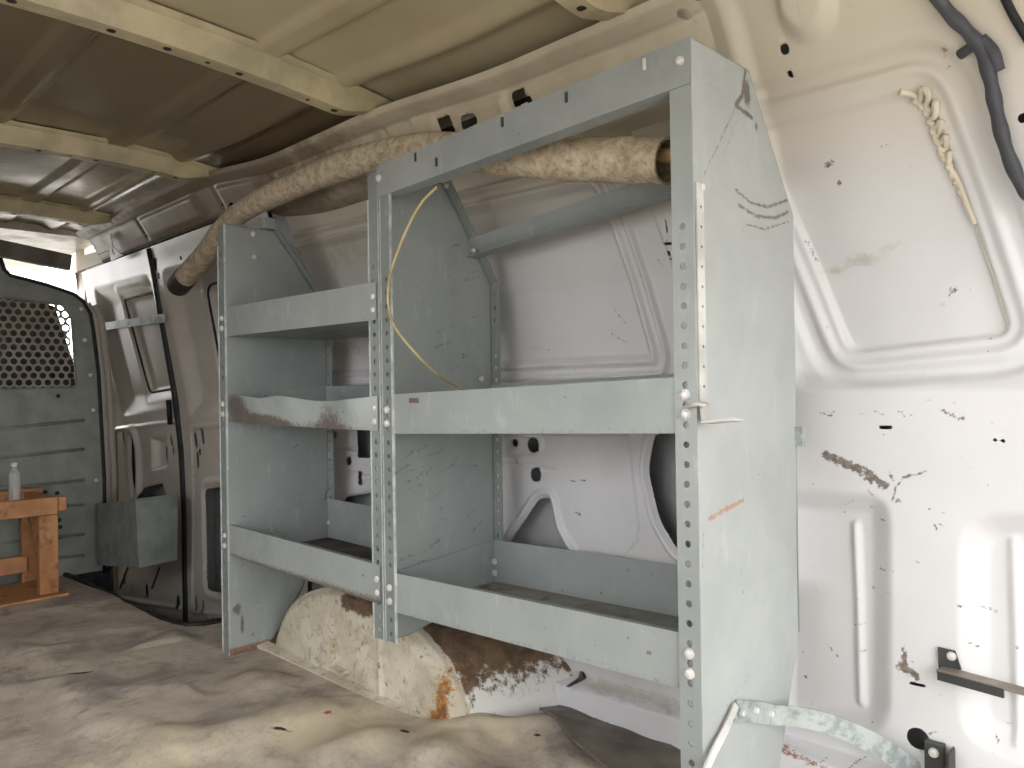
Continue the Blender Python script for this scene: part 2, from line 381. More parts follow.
def wall_disp(U, V):
    d = np.zeros(U.shape)
    d += .016*ss(0, .034, -sdpoly(U, V, UP))                    # the upper zone set back
    d += .014*ss(0, .03, -sdpoly(U, V, UPM))*ss(-.60, -.66, U)
    s = -sdpoly(U, V, RP_in); d += .012*ss(-.062, -.048, s); d -= .007*bead(s+.026, .014); d += .012*ss(-.005, .004, s)
    s = -sdpoly(U, V, MID); d -= .011*bead(s-.014, .011); d -= .011*bead(s-.040, .011); d += .007*ss(.050, .056, s)
    sp = sdline(U, V, PILL); side = (U-np.interp(V, [p[1] for p in PILL[::-1]], [p[0] for p in PILL[::-1]]))
    d -= .012*ss(-.004, .004, side)*ss(.60, .66, V)*ss(-.60, -.63, U)
    for R, B in ((REC1, BEAD1), (REC2, BEAD2)):
        s = -sdpoly(U, V, R); d += .022*ss(0, .042, s); d -= .0065*bead(sdline(U, V, B), .011)
    lo = ss(.60, .58, V)*ss(-.62, -.66, U)
    s = -sdpoly(U, V, POLYC); d += lo*(.010*ss(-.004, .006, s))
    s = -sdpoly(U, V, TAB); d -= .008*ss(-.002, .006, s)
    for c in (CUTS[0], CUTS[1]):
        s = sdpoly(U, V, c); d -= .010*bead(s-.012, .012)
    s = sdpoly(U, V, CUTS[3]); d -= .008*bead(s-.008, .008)
    for a, b in (((-1.25,.478),(-1.08,.474)), ((-1.95,.485),(-1.74,.49)), ((-1.95,.425),(-1.74,.42))): d += .003*bead(sdline(U, V, [a, b]), .006)
    # dimple and bracing high at the rear
    c = P((802,2))[0]; r = np.hypot((U-c[0])/1.0, V-c[1]); d -= .022*ss(.045, .025, r)
    # sill ledge at the floor
    ed = np.interp(U, [-2, -1, -.775, -.5, -.3, .2], [.056, .058, .068, .075, .075, .072])
    d += .010*ss(ed+.05, ed, V)
    d -= .048*ss(0, .005, ed-V)
    d += .0016*smooth_noise(U, V, 9, 3)
    return d
def wall_pt(U, V): return U, prof(WP, V)+wall_disp(U, V), V
px = lambda x, y: tuple(P((x, y))[0])
w_dirt = fmax(blobs([(px(818,158), .013, .006, .2, .85), (px(828,179), .006, .006, 0, .9), (px(874,140), .010, .002, .1, .8), (px(945,288), .007, .008, .5, .85), (px(940,293), .006, .003, .3, .7),
    (px(790,345), .006, .002, .3, .8), (px(862,388), .004, .003, 0, .6), (px(985,337), .006, .004, .4, .6), (px(877,412), .02, .003, -.3, .65), (px(915,415), .012, .003, 0, .6), (px(960,415), .008, .003, 0, .55), (px(825,414), .02, .004, -.3, .7),
    (px(905,657), .005, .018, .1, 1.), (px(904,667), .014, .010, -.6, 1.), (px(915,675), .013, .007, -.7, 1.), (px(960,607), .006, .004, .3, .8), (px(868,590), .004, .007, -.3, .75), (px(838,623), .003, .003, 0, .7), (px(918,562), .004, .003, 0, .6), (px(823,535), .002, .002, 0, .6),
    (px(798,655), .003, .004, 0, .8), (px(800,680), .003, .004, 0, .8), (px(575,514), .012, .004, -.2, .8), (px(577,536), .008, .002, -.1, .7), (px(640,526), .002, .008, 0, .8), (px(590,272), .004, .003, 0, .7), (px(548,302), .006, .002, 0, .6), (px(600,268),.002,.003,0,.7), (px(942,62), .006, .006, 0, .7), (px(938,45), .006, .006, .5, .7), (px(950,55), .004, .004, .5, .7)]),
    strokes([([px(825,455), px(848,464), px(868,474), px(884,486)], .0085, 1.), ([px(840,462), px(872,482)], .0055, .8), ([px(893,502), px(896,488), px(903,477), px(918,474)], .003, .8), ([px(893,500), px(900,502)], .005, .85),
             ([px(868,490), px(874,497)], .002, .8), ([px(840,505), px(852,507)], .002, .55), ([px(797,237), px(806,258)], .003, .7), ([px(900,398), px(955,402)], .0016, .5), ([px(780,725), px(800,745), px(835,760)], .004, .5), ([px(980,505), px(990,480)], .0012, .45)]))
rw = random.Random(3); sc_ = []
for k in range(130):
    x, y = (rw.uniform(800, 1022), rw.uniform(405, 765)) if k < 80 else ((rw.uniform(800, 1000), rw.gauss(411, 3)) if k < 100 else (rw.uniform(505, 668), rw.uniform(200, 560)))
    l_ = rw.choice((1.5, 2, 3, 5, 9)); a_ = rw.uniform(-.6, 1.2); sc_.append(([px(x-l_*math.cos(a_), y-l_*math.sin(a_)), px(x+l_*math.cos(a_), y+l_*math.sin(a_))], rw.uniform(.0016, .003), rw.uniform(.35, .8)))
w_dirt = fmax(w_dirt, strokes(sc_))
w_grime = fmax(blobs([(px(850,258), .05, .012, .12, .9), (px(880,245), .04, .012, .3, .7), (px(825,268), .03, .008, .1, .8), (px(340,250), .16, .05, .1, .75), (px(330,350), .2, .04, 0, .8)]),
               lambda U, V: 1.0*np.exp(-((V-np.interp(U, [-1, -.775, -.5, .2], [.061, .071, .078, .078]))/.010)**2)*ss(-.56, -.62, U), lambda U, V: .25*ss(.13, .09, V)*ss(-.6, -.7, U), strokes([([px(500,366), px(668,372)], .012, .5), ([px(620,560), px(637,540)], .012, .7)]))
w_rust = fmax(blobs([(px(985,338), .007, .003, .4, .75), (px(983,349), .003, .007, .3, .7), (px(931,735), .006, .006, 0, .5), (px(905,668), .008, .005, -.6, .35)]),
              strokes([([px(570,380), px(640,378)], .003, .5), ([px(790,742), px(868,772)], .005, .75), ([px(575,700), px(630,722), px(680,741)], .004, .75)]))
xs = np.unique(np.round(np.concatenate([np.arange(-2.16, -1.3, .005), np.arange(-1.3, -.62, .0036), np.arange(-.62, .04, .0026), np.arange(.04, .24, .006), np.arange(.24, .56, .02)]), 5))
zs = np.concatenate([np.arange(-.12, .03, .006), np.arange(.03, 1.12, .0034), np.arange(1.12, 1.302, .006)])
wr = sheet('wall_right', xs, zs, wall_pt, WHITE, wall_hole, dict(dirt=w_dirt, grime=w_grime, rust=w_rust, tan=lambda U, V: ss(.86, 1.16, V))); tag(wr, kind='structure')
SKIN = m_plain('outer_skin_inside', 'b9babd', .5, 0, .05)
us = np.linspace(-2.2, .55, 30); vs = np.linspace(-.15, 1.28, 30)
sk = sheet('outer_skin', us, vs, lambda U, V: (U, prof(WP, V)+.056, V), SKIN, parent=wr)

# ---------------------------------------------------------------- cargo doors in the right side
D1_WIN = rounded(door((116,299),(146,292),(165,352),(173,387),(141,393)), .03)
D1_REC = rounded(door((92,286),(150,272),(184,408),(122,419),(108,360)), .05)
D1_LOW = rounded(door((116,432),(181,424),(184,606),(117,596)), .02)
def ell(c, a, b, n=18): return [(c[0]+a*math.cos(2*PI*i/n), c[1]+b*math.sin(2*PI*i/n)) for i in range(n)]
dp = lambda x, y: tuple(door((x, y))[0])
D1_H = [ell(dp(135.5,464), .030, .115), rounded(door((158,447),(165,449),(165,462),(158,460)), .006),
        rounded(door((145,487),(163,483),(168,500),(168,520),(138,520),(140,497)), .02),
        ell(dp(171,440), .010, .022), ell(dp(124,437), .010, .024), ell(dp(173,451),.008,.016), ell(dp(174,482),.008,.012),
        ell(dp(124,579), .014, .026), ell(dp(132,590), .012, .022), ell(dp(147,590), .014, .026), ell(dp(178,602), .016, .03), ell(dp(148,610),.01,.01)]
def cutf(L):
    def f(U, V):
        h = np.full(U.shape, 1.)
        for c in L:
            a = [p[0] for p in c]; b = [p[1] for p in c]; m = (U > min(a)-.05) & (U < max(a)+.05) & (V > min(b)-.05) & (V < max(b)+.05)
            if m.any(): h[m] = np.minimum(h[m], sdpoly(U[m], V[m], c))
        return h
    return f
SPL = [(-.3,-2.824),(.2,-2.824),(1.3,-2.80)]
LATCH = rounded(door((150,437),(166,434),(167,468),(151,471)), .01)
def d1_disp(U, V):
    d = .034*ss(0, .09, -sdpoly(U, V, D1_REC)); s = -sdpoly(U, V, D1_WIN); d += .010*ss(0, .016, s); d -= .006*bead(s+.03, .03)
    s = sdpoly(U, V, D1_LOW); d -= .008*bead(s-.01, .012); d += .03*ss(0, .02, -sdpoly(U, V, LATCH))
    d -= .018*bead(sdpoly(U, V, D1_H[0])-.022, .03); d += .002*smooth_noise(U, V, 7, 5)
    return d+.03*ss(-3.56, -3.62, U)
d1 = sheet('door_1', np.arange(-3.66, -2.826, .0055), np.arange(-.26, 1.17, .0055), lambda U, V: (U, prof(DP, V)+d1_disp(U, V), V), DOORP, cutf(D1_H), dict(dirt=blobs([(dp(131,450), .012, .012, 0, .6), (dp(150,610), .4, .02, 0, .5)])))
tag(d1, kind='structure')
D2_WIN = rounded(door((196,285),(240,272),(245,390),(217,392)), .05)
D2_REC = rounded(door((160,268),(260,240),(262,412),(188,422)), .06)
D2_H = [rounded(door((205,489),(240,484),(243,598),(207,590)), .03), ell(dp(196,440), .012, .028), ell(dp(203,436), .010, .03), ell(dp(198,460), .009, .03), ell(dp(200,452),.008,.012),
        ell(dp(202,532), .008, .03), ell(dp(196,603), .012, .03), ell(dp(203,608), .01, .03), rounded(door((150,259),(157,258),(157,270),(151,270)), .004), ell(dp(159,276),.012,.012), ell(dp(181,258), .008,.008)]
D2_LOW = rounded(door((190,428),(260,420),(262,616),(192,612)), .03)
def d2_disp(U, V):
    d = .034*ss(0, .09, -sdpoly(U, V, D2_REC)); s = -sdpoly(U, V, D2_WIN); d += .014*ss(0, .02, s); d -= .005*bead(s+.03, .03)
    s = sdpoly(U, V, D2_LOW); d -= .006*bead(s, .014); d -= .010*bead(sdpoly(U, V, D2_H[0])-.02, .022)
    return d+.0022*smooth_noise(U, V, 7, 8)
d2 = sheet('door_2', np.arange(-2.80, -1.965, .0055), np.arange(-.26, 1.17, .0055), lambda U, V: (U, prof(DP, V)+d2_disp(U, V), V), DOORP, cutf(D2_H), dict(dirt=blobs([(dp(193,470), .01, .05, 0, .6), (dp(200,615), .3, .03, 0, .6), (dp(200,445),.02,.03,0,.5)])))
tag(d2, kind='structure')
for dd, a, b in ((d1, -3.7, -2.83), (d2, -2.80, -1.97)):
    sheet('outer_skin', np.linspace(a, b, 8), np.linspace(-.3, 1.2, 24), lambda U, V: (U, prof(DP, V)+.10, V), SKIN, parent=dd)
sl = MB()
pts = [(-2.814, float(prof(DP, z))+.002, z) for z in np.linspace(-.25, 1.16, 24)]
sl.tube(pts, .015, 8); tag(sl.build('trim_1', BLACK, None, True), kind='structure')          # rubber seal between the two doors
hb = MB(); a = onT(171, 408, 1); pz = [dp(172,400), dp(173.5,424)]
hp = [(u, float(prof(DP, v))-.012, v) for u, v in pz]; hb.tube(hp, .010, 8); hb.build('door_handle', BLACK, d1, True)

def caps(parent, P_, a, b, off, z0, z1):
    m = MB(); zz = list(np.linspace(z0, z1, 14))
    for x in (a, b):
        for u, v in zip(zz[:-1], zz[1:]):
            yu, yv = float(prof(P_, u)), float(prof(P_, v)); m.add([(x, yu+.012, u), (x, yu+off, u), (x, yv+off, v), (x, yv+.012, v)], [(0,1,2,3)])
    for v in (z0, z1): y = float(prof(P_, v)); m.add([(a, y+.005, v), (b, y+.005, v), (b, y+off, v), (a, y+off, v)], [(0,1,2,3)])
    m.build('closing_edge', SKIN, parent)
caps(d1, DP, -3.69, -2.835, .105, -.27, 1.175); caps(d2, DP, -2.795, -1.968, .105, -.27, 1.175); caps(wr, WP, -2.18, .545, .08, -.12, 1.28)
for dd, wn, k in ((d1, D1_WIN, .028), (d2, D2_WIN, .03)):
    uu = np.array([p[0] for p in wn]); vv = np.array([p[1] for p in wn]); dd_ = d1_disp if dd is d1 else d2_disp
    yy = prof(DP, vv)+dd_(uu, vv)-.001; pp_ = [(float(a_), float(b_), float(c_)) for a_, b_, c_ in zip(uu, yy, vv)]
    m = MB(); m.tube(pp_+[pp_[0]], .0045, 6, False); m.build('window_gasket', BLACK, dd, True)
# ---------------------------------------------------------------- header rail along the roof edge
HS = [(.945,1.236),(.952,1.226),(.985,1.214),(1.03,1.140),(1.055,1.122),(1.13,1.116)]
hl = np.concatenate([[0], np.cumsum([math.dist(HS[i], HS[i+1]) for i in range(len(HS)-1)])])
def hdr_pt(U, V):
    y = np.interp(V, hl, [p[0] for p in HS]); z = np.interp(V, hl, [p[1] for p in HS])
    inn = ss(hl[2]-.002, hl[2]+.02, V)*ss(hl[3]+.005, hl[3]-.02, V)
    b = np.zeros(U.shape)
    for c, w in ((-.87,.13),(-1.12,.14),(-1.62,.20),(-2.05,.12),(-2.55,.22)): b += ss(w+.02, w-.02, np.abs(U-c))*.011
    for c in (-.98,-1.27,-1.36,-1.18,-1.48,-1.86,-2.2,-2.8): b -= .008*bead(U-c, .014)
    b *= inn; b += .0015*smooth_noise(U, V, 14, 11)
    b = b+.006*ss(hl[2]+.004, hl[2]-.002, V)
    for k in np.arange(-3.2, -.62, .06): b = b+.0025*np.exp(-(((U-k)/.006)**2+((V-.022)/.006)**2))
    dz = -.026*ss(-1.4, -.9, U)+.045*ss(-1.7, -2.3, U)
    return U, y-b*.86, z-b*.5+dz
def hq(x, y):                              # pixel -> header coordinates (along, across)
    best = None
    for v in np.linspace(0, hl[-1], 300):
        yy = np.interp(v, hl, [p[0] for p in HS]); zz = np.interp(v, hl, [p[1] for p in HS]); p = onY(x, y, yy)
        e = abs(p[2]-zz+.026*float(ss(-1.4, -.9, p[0]))-.045*float(ss(-1.7, -2.3, p[0])))
        if best is None or e < best[0]: best = (e, p[0], v)
    return np.array(best[1:])
H_H = [rounded([hq(438,118), hq(453,113), hq(460,133), hq(446,139)], .003), rounded([hq(464,114), hq(478,111), hq(482,121), hq(466,129)], .008),
       rounded([hq(514,91), hq(526,86), hq(532,99), hq(519,106)], .003), ell(hq(533,99), .006, .010), ell(hq(686,13), .010, .012), ell(hq(436,136), .005, .004), ell(hq(235,203), .014, .006), ell(hq(246,199), .014, .006)]
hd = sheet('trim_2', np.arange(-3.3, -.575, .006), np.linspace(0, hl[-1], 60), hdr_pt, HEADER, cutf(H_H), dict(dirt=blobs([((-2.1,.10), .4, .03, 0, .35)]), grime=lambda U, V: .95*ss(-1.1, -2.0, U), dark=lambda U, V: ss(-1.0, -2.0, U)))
tag(hd, kind='structure')
bk = MB(); bk.box((-1.9, 1.045, 1.15), (-.70, 1.10, 1.19)); bk.box((-3.3, 1.035, 1.17), (-1.9, 1.10, 1.245)); bk.box((-3.3, 1.02, 1.20), (-1.9, 1.05, 1.245)); bk.build('backing', m_plain('dark_cavity_steel', '4a453e', .7), hd)
rl = MB(); q_ = [onY(x, y, 1.045) for x, y in ((78,257),(228,212),(228,228),(86,271))]
hs_ = [circ(*(lambda p: (p[0], p[2]))(onY(x, y, 1.045)), .006, 8) for x, y in ((110,257),(130,252),(150,246),(170,239),(190,233))]
rl.plate([(p[0], p[2]) for p in q_], hs_, lambda u, v, w: (u, 1.045+w, v), .003); rl.build('rail', DOORP, hd)
# ---------------------------------------------------------------- ceiling: ribbed roof skin and cross bows
def roofz(Y): return 1.292-.115*(Y-.37)**2
def roof_pt(U, V):
    z = roofz(V)
    for c in (-.22, .05, .43, .70):
        z = z-.009*ss(.032, .022, np.abs(V-c))
    z = z+.004*ss(.86, .92, V) - .010*bead(V-.86, .04)+(-.026*ss(-1.4, -.9, U)+.03*ss(-1.7, -2.3, U))*ss(.35, .9, V)
    return U, V, z+.0022*smooth_noise(U, V, 5, 21)
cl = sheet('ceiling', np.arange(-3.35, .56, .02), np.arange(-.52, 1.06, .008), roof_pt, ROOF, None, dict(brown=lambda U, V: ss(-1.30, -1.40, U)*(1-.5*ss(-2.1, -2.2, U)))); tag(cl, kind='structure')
def bow(n, X, w=.052, h=.036, mat=BOWP):
    ys = np.arange(-.5, .985, .012); b = MB(); N = len(ys); vs = []
    for y in ys:
        zr = float(roofz(y))-.002+float((-.026*ss(-1.4, -.9, X)+.03*ss(-1.7, -2.3, X))*ss(.35, .9, y)); e = float(ss(.985, .86, y)); e2 = float(ss(.99, .95, y))
        wob = .006*float(sum(bead(np.array(y-c), .07) for c in (-.22, .05, .43, .70)))
        hh = .010+h*e
        vs += [(X+w*.5+.022+wob, y, zr), (X+w*.5+.006, y, zr-.007*e2), (X+w*.32, y, zr-hh), (X-w*.32, y, zr-hh), (X-w*.5-.006, y, zr-.007*e2), (X-w*.5-.022-wob, y, zr)]
    fs = [(i*6+j, i*6+j+1, (i+1)*6+j+1, (i+1)*6+j) for i in range(N-1) for j in range(5)]
    b.add(vs, fs); o = b.build(n, mat, None, 30, 0); sm = o.modifiers.new('thickness', 'SOLIDIFY'); sm.thickness = .0015
    tag(o, kind='structure')
    for y in (.44, .53, .60, .66, .80, .86, .22, .30):         # slots punched in the lower face
        m = MB(); r = .008 if y not in (.60, .80) else .005; zz = float(roofz(y))-.002+float((-.026*ss(-1.4, -.9, X)+.03*ss(-1.7, -2.3, X))*ss(.35, .9, y))-.010-h*float(ss(.985, .86, y))
        m.lathe((X, y, zz-.0004), (0, 0, -1), [(0, r), (.0012, r*.9)], 10); m.build('slot', BLACK, o)
    return o
for i, X in enumerate((-.70, -1.345, -2.14, -2.96)): bow('trim_%d' % (3+i), X)

# ---------------------------------------------------------------- wheel arch
AC, AR, AH = -1.455, .365, .225
def arch_pt(U, V):                        # U: angle 0..pi ; V: 0 face bottom centre .. 1 face edge .. 2 wall
    f = np.clip(V, 0, 1); t = np.clip(V-1, 0, 1)
    rnd = ss(.90, 1.0, f)
    hw = AR*f+.085*t; hh = AH*f+.012*t
    x = AC+np.cos(U)*hw*(1+0*U); z = np.sin(U)*hh-.02
    y = .952+.018*rnd**2+t*.26
    y = y+.004*smooth_noise(x, z, 18, 31)*(1-t)
    z = z+.003*smooth_noise(x, y, 16, 32)*t
    y = y-.006*np.where(t == 0, bead(x-(-1.345), .012), 0)
    return x, y, z
def a_dirt(U, V):
    x, y, z = arch_pt(U, V); t = np.clip(V-1, 0, 1)
    d = ss(.0, .12, t)*ss(-1.62, -1.42, x)*.95
    d = np.maximum(d, .85*np.exp(-(((x+1.42)/.10)**2+((z-.20)/.055)**2)))
    d = np.maximum(d, .5*ss(.05, 0, np.abs(z-.0))*.8)
    return d
def a_scr(U, V):
    x, y, z = arch_pt(U, V); t = np.clip(V-1, 0, 1)
    return ss(0, .06, t)*ss(-1.30, -1.2, x)*(.15+.75*ss(.14, .03, z))
def a_rust(U, V):
    x, y, z = arch_pt(U, V); p = onY(458, 692, .99); return .95*np.exp(-(((x-p[0]+.005)/.026)**2+((z-p[2]+.01)/.07)**2))+.5*np.exp(-(((x+1.17)/.08)**2+((z-.01)/.02)**2))
wa = sheet('trim_7', np.linspace(.0, PI, 130), np.concatenate([np.linspace(.02, .88, 40), np.linspace(.89, 1.0, 12), np.linspace(1.02, 2, 46)]), arch_pt, ARCH, None, dict(dirt=a_dirt, scr=a_scr, rust=a_rust)); tag(wa, kind='structure')
ff = MB(); ff.hexa([(-1.84,.925,.004),(-1.13,.925,-.002),(-1.13,.958,-.002),(-1.84,.958,.004),(-1.84,.925,.012),(-1.13,.925,.006),(-1.13,.958,.010),(-1.84,.958,.016)]); ff.build('base_flange', ARCH, wa, False, .002)
tb = MB(); c = onY(338, 655, .945); tb.box((c[0]-.022, .938, c[2]-.035), (c[0]-.016, .955, c[2]+.03)); tb.box((c[0]-.022, .930, c[2]-.035), (c[0]+.03, .955, c[2]-.028)); tb.build('tab', ARCH, wa)

# ---------------------------------------------------------------- floors, left wall
STEP = [(-3.09,.835),(-3.01,.843),(-2.76,.848),(-2.5,.85),(-2.28,.856),(-2.2,.866),(-2.157,.884),(-2.132,.919),(-2.124,.97),(-2.124,1.04)]
fl = MB(); fl.box((-3.9, -.5, -.06), (.55, .825, -.035)); fl.box((-2.3, .82, -.06), (.55, .93, -.035)); fl.box((-1.98, .92, -.06), (.55, 1.22, -.035)); se_ = STEP[4:]+[(-2.124,1.145),(-1.9,1.145),(-1.9,.856)]; fl.plate(se_, [], lambda u, v, w: (u, v, -.30+w), .296); tag(fl.build('floor', METALFLOOR), kind='structure')
et = MB(); et.tube([(x_, y_, .006) for x_, y_ in STEP], .010, 8); tag(et.build('trim_11', BLACK, None, True), kind='structure')
st = MB(); st.box((-3.15, .83, -.27), (-3.13, 1.0, .0)); st.box((-3.9, .82, -.28), (-1.95, 1.2, -.25)); st.add([(x_, y_, z_) for z_ in (-.27, -.005) for x_, y_ in [(-3.9,.83)]+STEP[:5]+[(-1.95,.856)]], [(i, i+1, i+8, i+7) for i in range(6)]); tag(st.build('trim_8', NAVY), kind='structure')
us = np.linspace(-3.9, .55, 120); vs = np.linspace(-.05, 1.3, 60)
lw = sheet('wall_left', us, vs, lambda U, V: (U, -.5+.02*np.sin(U*6)*ss(.3, .6, V)+np.where(V > .8, (V-.8)*.1, 0), V), WHITE, lambda U, V: sdpoly(U, V, rounded([(-1.75,.54),(-.35,.54),(-.35,1.04),(-1.75,1.04)], .08))); tag(lw, kind='structure')  # unseen opening added in the left wall to bring in fill light

def fpx(x, y): p = onZ(x, y, .0); return p[:2]
RIDG = [([fpx(0,700), fpx(60,690), fpx(110,735), fpx(170,745)], .05, .016), ([fpx(180,640), fpx(130,665), fpx(85,705)], .045, .014), ([fpx(245,690), fpx(330,668), fpx(360,672)], .06, .022), ([fpx(150,760), fpx(260,735), fpx(330,715)], .07, .018),
        ([fpx(335,765), fpx(400,735), fpx(470,722)], .06, .030), ([fpx(430,765), fpx(480,735), fpx(540,735), fpx(560,768)], .06, .028), ([fpx(120,620), fpx(105,640), fpx(90,650)], .03, .010), ([fpx(15,650), fpx(60,672)], .05, .012), ([fpx(240,670), fpx(200,720)], .05, -.012), ([fpx(390,700), fpx(360,730)], .03, -.016), ([fpx(500,712),fpx(560,725),fpx(640,760)], .05,.012)]
def mat_pt(U, V):
    z = .012+.006*smooth_noise(U, V, 7, 41, 2)+.0055*np.maximum(0, 1-np.abs(smooth_noise(U, V, 9, 44, 3))*3.2)+.0016*smooth_noise(U, V, 40, 42, 2)
    for pts, w, h in RIDG: z = z+.75*h*np.exp(-(sdline(U, V, pts)/(w*.85))**2)
    z = .005+(z-.005)*(1-.97*ss(.80, .91, V)*ss(-1.08, -1.2, U))
    z = z-.018*ss(.85, .95, V)*ss(-1.2, -1.05, U)
    z = z*ss(-3.12, -2.6, U)*np.where(U < -1.9, ss(.95, .80, V), 1)+.003
    z = np.where((U < -1.70) & (U > -2.0), np.minimum(z, .003+.09*np.hypot(U+1.836, np.maximum(0, np.maximum(.85-V, V-1.0)))), z)
    return U, V, z
def mat_hole(U, V):
    a = sdpoly(U, V, rounded([(-3.5,.83)]+STEP+[(-2.124,1.5),(-3.5,1.5)], .01))
    b = sdpoly(U, V, rounded([(-1.80,.962),(-1.12,.962),(-1.02,1.12),(-.98,1.5),(-1.83,1.5)], .01))
    return np.minimum(a, b)
mdirt = fmax(blobs([(fpx(80,681), .035, .008, 1.2, .9), (fpx(362,687), .02, .018, 0, 1.3), (fpx(278,742), .022, .005, .9, .9), (fpx(405,742), .012, .008, .3, 1.), (fpx(538,746), .010, .006, 0, .95), (fpx(283,618), .01, .006, 0, .8), (fpx(285,742), .03, .006, .6, .6)]))
mdarker = fmax(blobs([(fpx(620,735), .16, .10, .5, .95), (fpx(660,755), .14, .10, .5, .9), (fpx(215,680), .16, .05, .9, .55), (fpx(100,620), .4, .15, 0, .45), (fpx(310,700), .06, .04, 0, .5), (fpx(190,625), .15, .05, .4, .5), (fpx(30,640),.15,.08,0,.4)]),
            lambda U, V: .8*np.exp(-((V-.96)/.03)**2)*ss(-1.95, -1.8, U)*.8)  # darker mat patches, plus a darker band along the wheel arch foot
mpale = blobs([(fpx(330,740), .22, .16, .7, .95), (fpx(180,760), .2, .12, .7, .75), (fpx(400,700), .12, .06, .7, .7), (fpx(460,745), .18, .10, .8, .9), (fpx(20,730), .2, .15, 0, .5)])
mo = sheet('floor_mat', np.arange(-3.11, .50, .008), np.arange(-.49, 1.145, .008), mat_pt, MATM, mat_hole, dict(dirt=mdirt, darker=mdarker, pale=mpale))
tag(mo, 'large wrinkled grey-tan floor mat, stained and torn, covering the van floor', 'mat')

# ---------------------------------------------------------------- shelving units
D = .86; BASE_D = .284
def bolt(parent, p, nrm, r=.0062):
    m = MB(); m.lathe(p, nrm, [(0, r*1.15), (.0012, r*1.15), (.0013, r), (.0045, r*.95), (.0056, r*.6)], 10); return m.build('bolt', BOLT, parent, 35)
def panel_sheet(parent, X, ybase, poly, attrs):
    ys = [p[0] for p in poly]; zs_ = [p[1] for p in poly]
    o = sheet('side_panel', np.arange(-.0, max(ys)+.004, .004), np.arange(min(zs_)-.004, max(zs_)+.006, .005), lambda U, V: (X+0*U+.0012*smooth_noise(U, V, 9, 70), ybase+U, V), SHELF, lambda U, V: -sdpoly(U, V, poly), attrs, parent, True)
    sm = o.modifiers.new('thickness', 'SOLIDIFY'); sm.thickness = .002; sm.offset = 0; return o
def panel(parent, name, X, ybase, poly, sgn, zlo, ztop, zhole, mat, attrs=None, bk_sgn=None, flw=.031, backz=(.30, .86)):
    """sheet side panel (poly in depth, height) with a perforated front flange going sgn*x and a rear flange."""
    b = MB(); th = .0022
    if attrs is not None: panel_sheet(parent, X, ybase, poly, attrs); name = 'panel_flange'
    else: b.plate(poly, [], lambda u, v, w: (X+(w-th if sgn > 0 else w)*1, ybase+u, v), th)
    hs = [circ(X+sgn*flw*.53, z, .0047, 10) for z in zhole]
    x0, x1 = sorted((X-sgn*0, X+sgn*flw)); b.plate([(x0, zlo), (x1, zlo), (x1, ztop), (x0, ztop)], hs, lambda u, v, w: (u, ybase+w, v), th)
    xe = X+sgn*flw; b.box((xe-.0012, ybase-.002, zlo), (xe+.0012, ybase+.003, ztop-.05), 1); b.box((X-.0011, ybase-.0006, zlo), (X+.0011, ybase+.004, ztop), 1)
    s2 = bk_sgn or sgn; x0, x1 = sorted((X, X+s2*.026)); hz = np.arange(backz[0]+.01, backz[1]-.008, .0254)
    b.plate([(x0, backz[0]), (x1, backz[0]), (x1, backz[1]), (x0, backz[1])], [circ((x0+x1)/2, z, .0047, 8) for z in hz], lambda u, v, w: (u, ybase+BASE_D+w, v), th)
    # plain flange up the sloping rear edge
    p = [q for q in poly if q[1] > .84]; p = sorted(p, key=lambda q: q[0])[1:]
    (ya, za), (yb, zb) = p[0], p[1]; x0, x1 = sorted((X, X+s2*.024))
    b.hexa([(x0, ybase+ya, za), (x1, ybase+ya, za), (x1, ybase+yb, zb), (x0, ybase+yb, zb), (x0, ybase+ya+.002, za+.001), (x1, ybase+ya+.002, za+.001), (x1, ybase+yb+.002, zb+.001), (x0, ybase+yb+.002, zb+.001)])
    return b.build(name, [POST if name == 'panel_flange' else mat, EDGE], parent)
def tray(parent, x0, x1, ybase, z0, z1, zb, zfun, mats, dent=None):
    """shelf tray: front lip z0..z1, floor at z0, rear lip to zb; zfun adds the slope of the shelf along x."""
    n = 60; xs_ = np.linspace(x0, x1, n); d = BASE_D-.004; b = MB()
    def strip(prof_, m, den=False):
        k = len(prof_); vs = []
        for x in xs_:
            for (y, z) in prof_:
                yy, zz = y, z
                if den and dent: yy, zz = dent((x-x0)/(x1-x0), y, z)
                vs.append((x, ybase+yy, zz+zfun(x)))
        b.add(vs, [(i*k+j, (i+1)*k+j, (i+1)*k+j+1, i*k+j+1) for i in range(n-1) for j in range(k-1)], m)
    t = .002
    lip = [(.022, z1-.003), (.008, z1-.002), (.003, z1)]+[(.003, z1+(z0-z1)*q) for q in np.linspace(.1, 1, 12)]
    strip(lip, 0, True)
    strip([(.003, z0), (d, z0)], 0); strip([(.005, z0+.003), (d-.002, z0+.003)], 1)
    strip([(d-.002, z0+.003), (d-.002, zb), (d, zb), (d, z0)], 0)
    strip([(.006, z1-.004)]+[(.006, z1+(z0+.003-z1)*q) for q in np.linspace(.1, 1, 12)], 0, True)
    for x, s in ((x0, 1), (x1, -1)):           # end lips
        xa, xb = sorted((x, x+s*.002)); zz = zfun(x)
        b.hexa([(xa, ybase+.006, z0+zz), (xb, ybase+.006, z0+zz), (xb, ybase+d, z0+zz), (xa, ybase+d, z0+zz), (xa, ybase+.006, z1-.004+zz), (xb, ybase+.006, z1-.004+zz), (xb, ybase+d, zb+zz), (xa, ybase+d, zb+zz)])
    return b.build('shelf', mats, parent, 35)

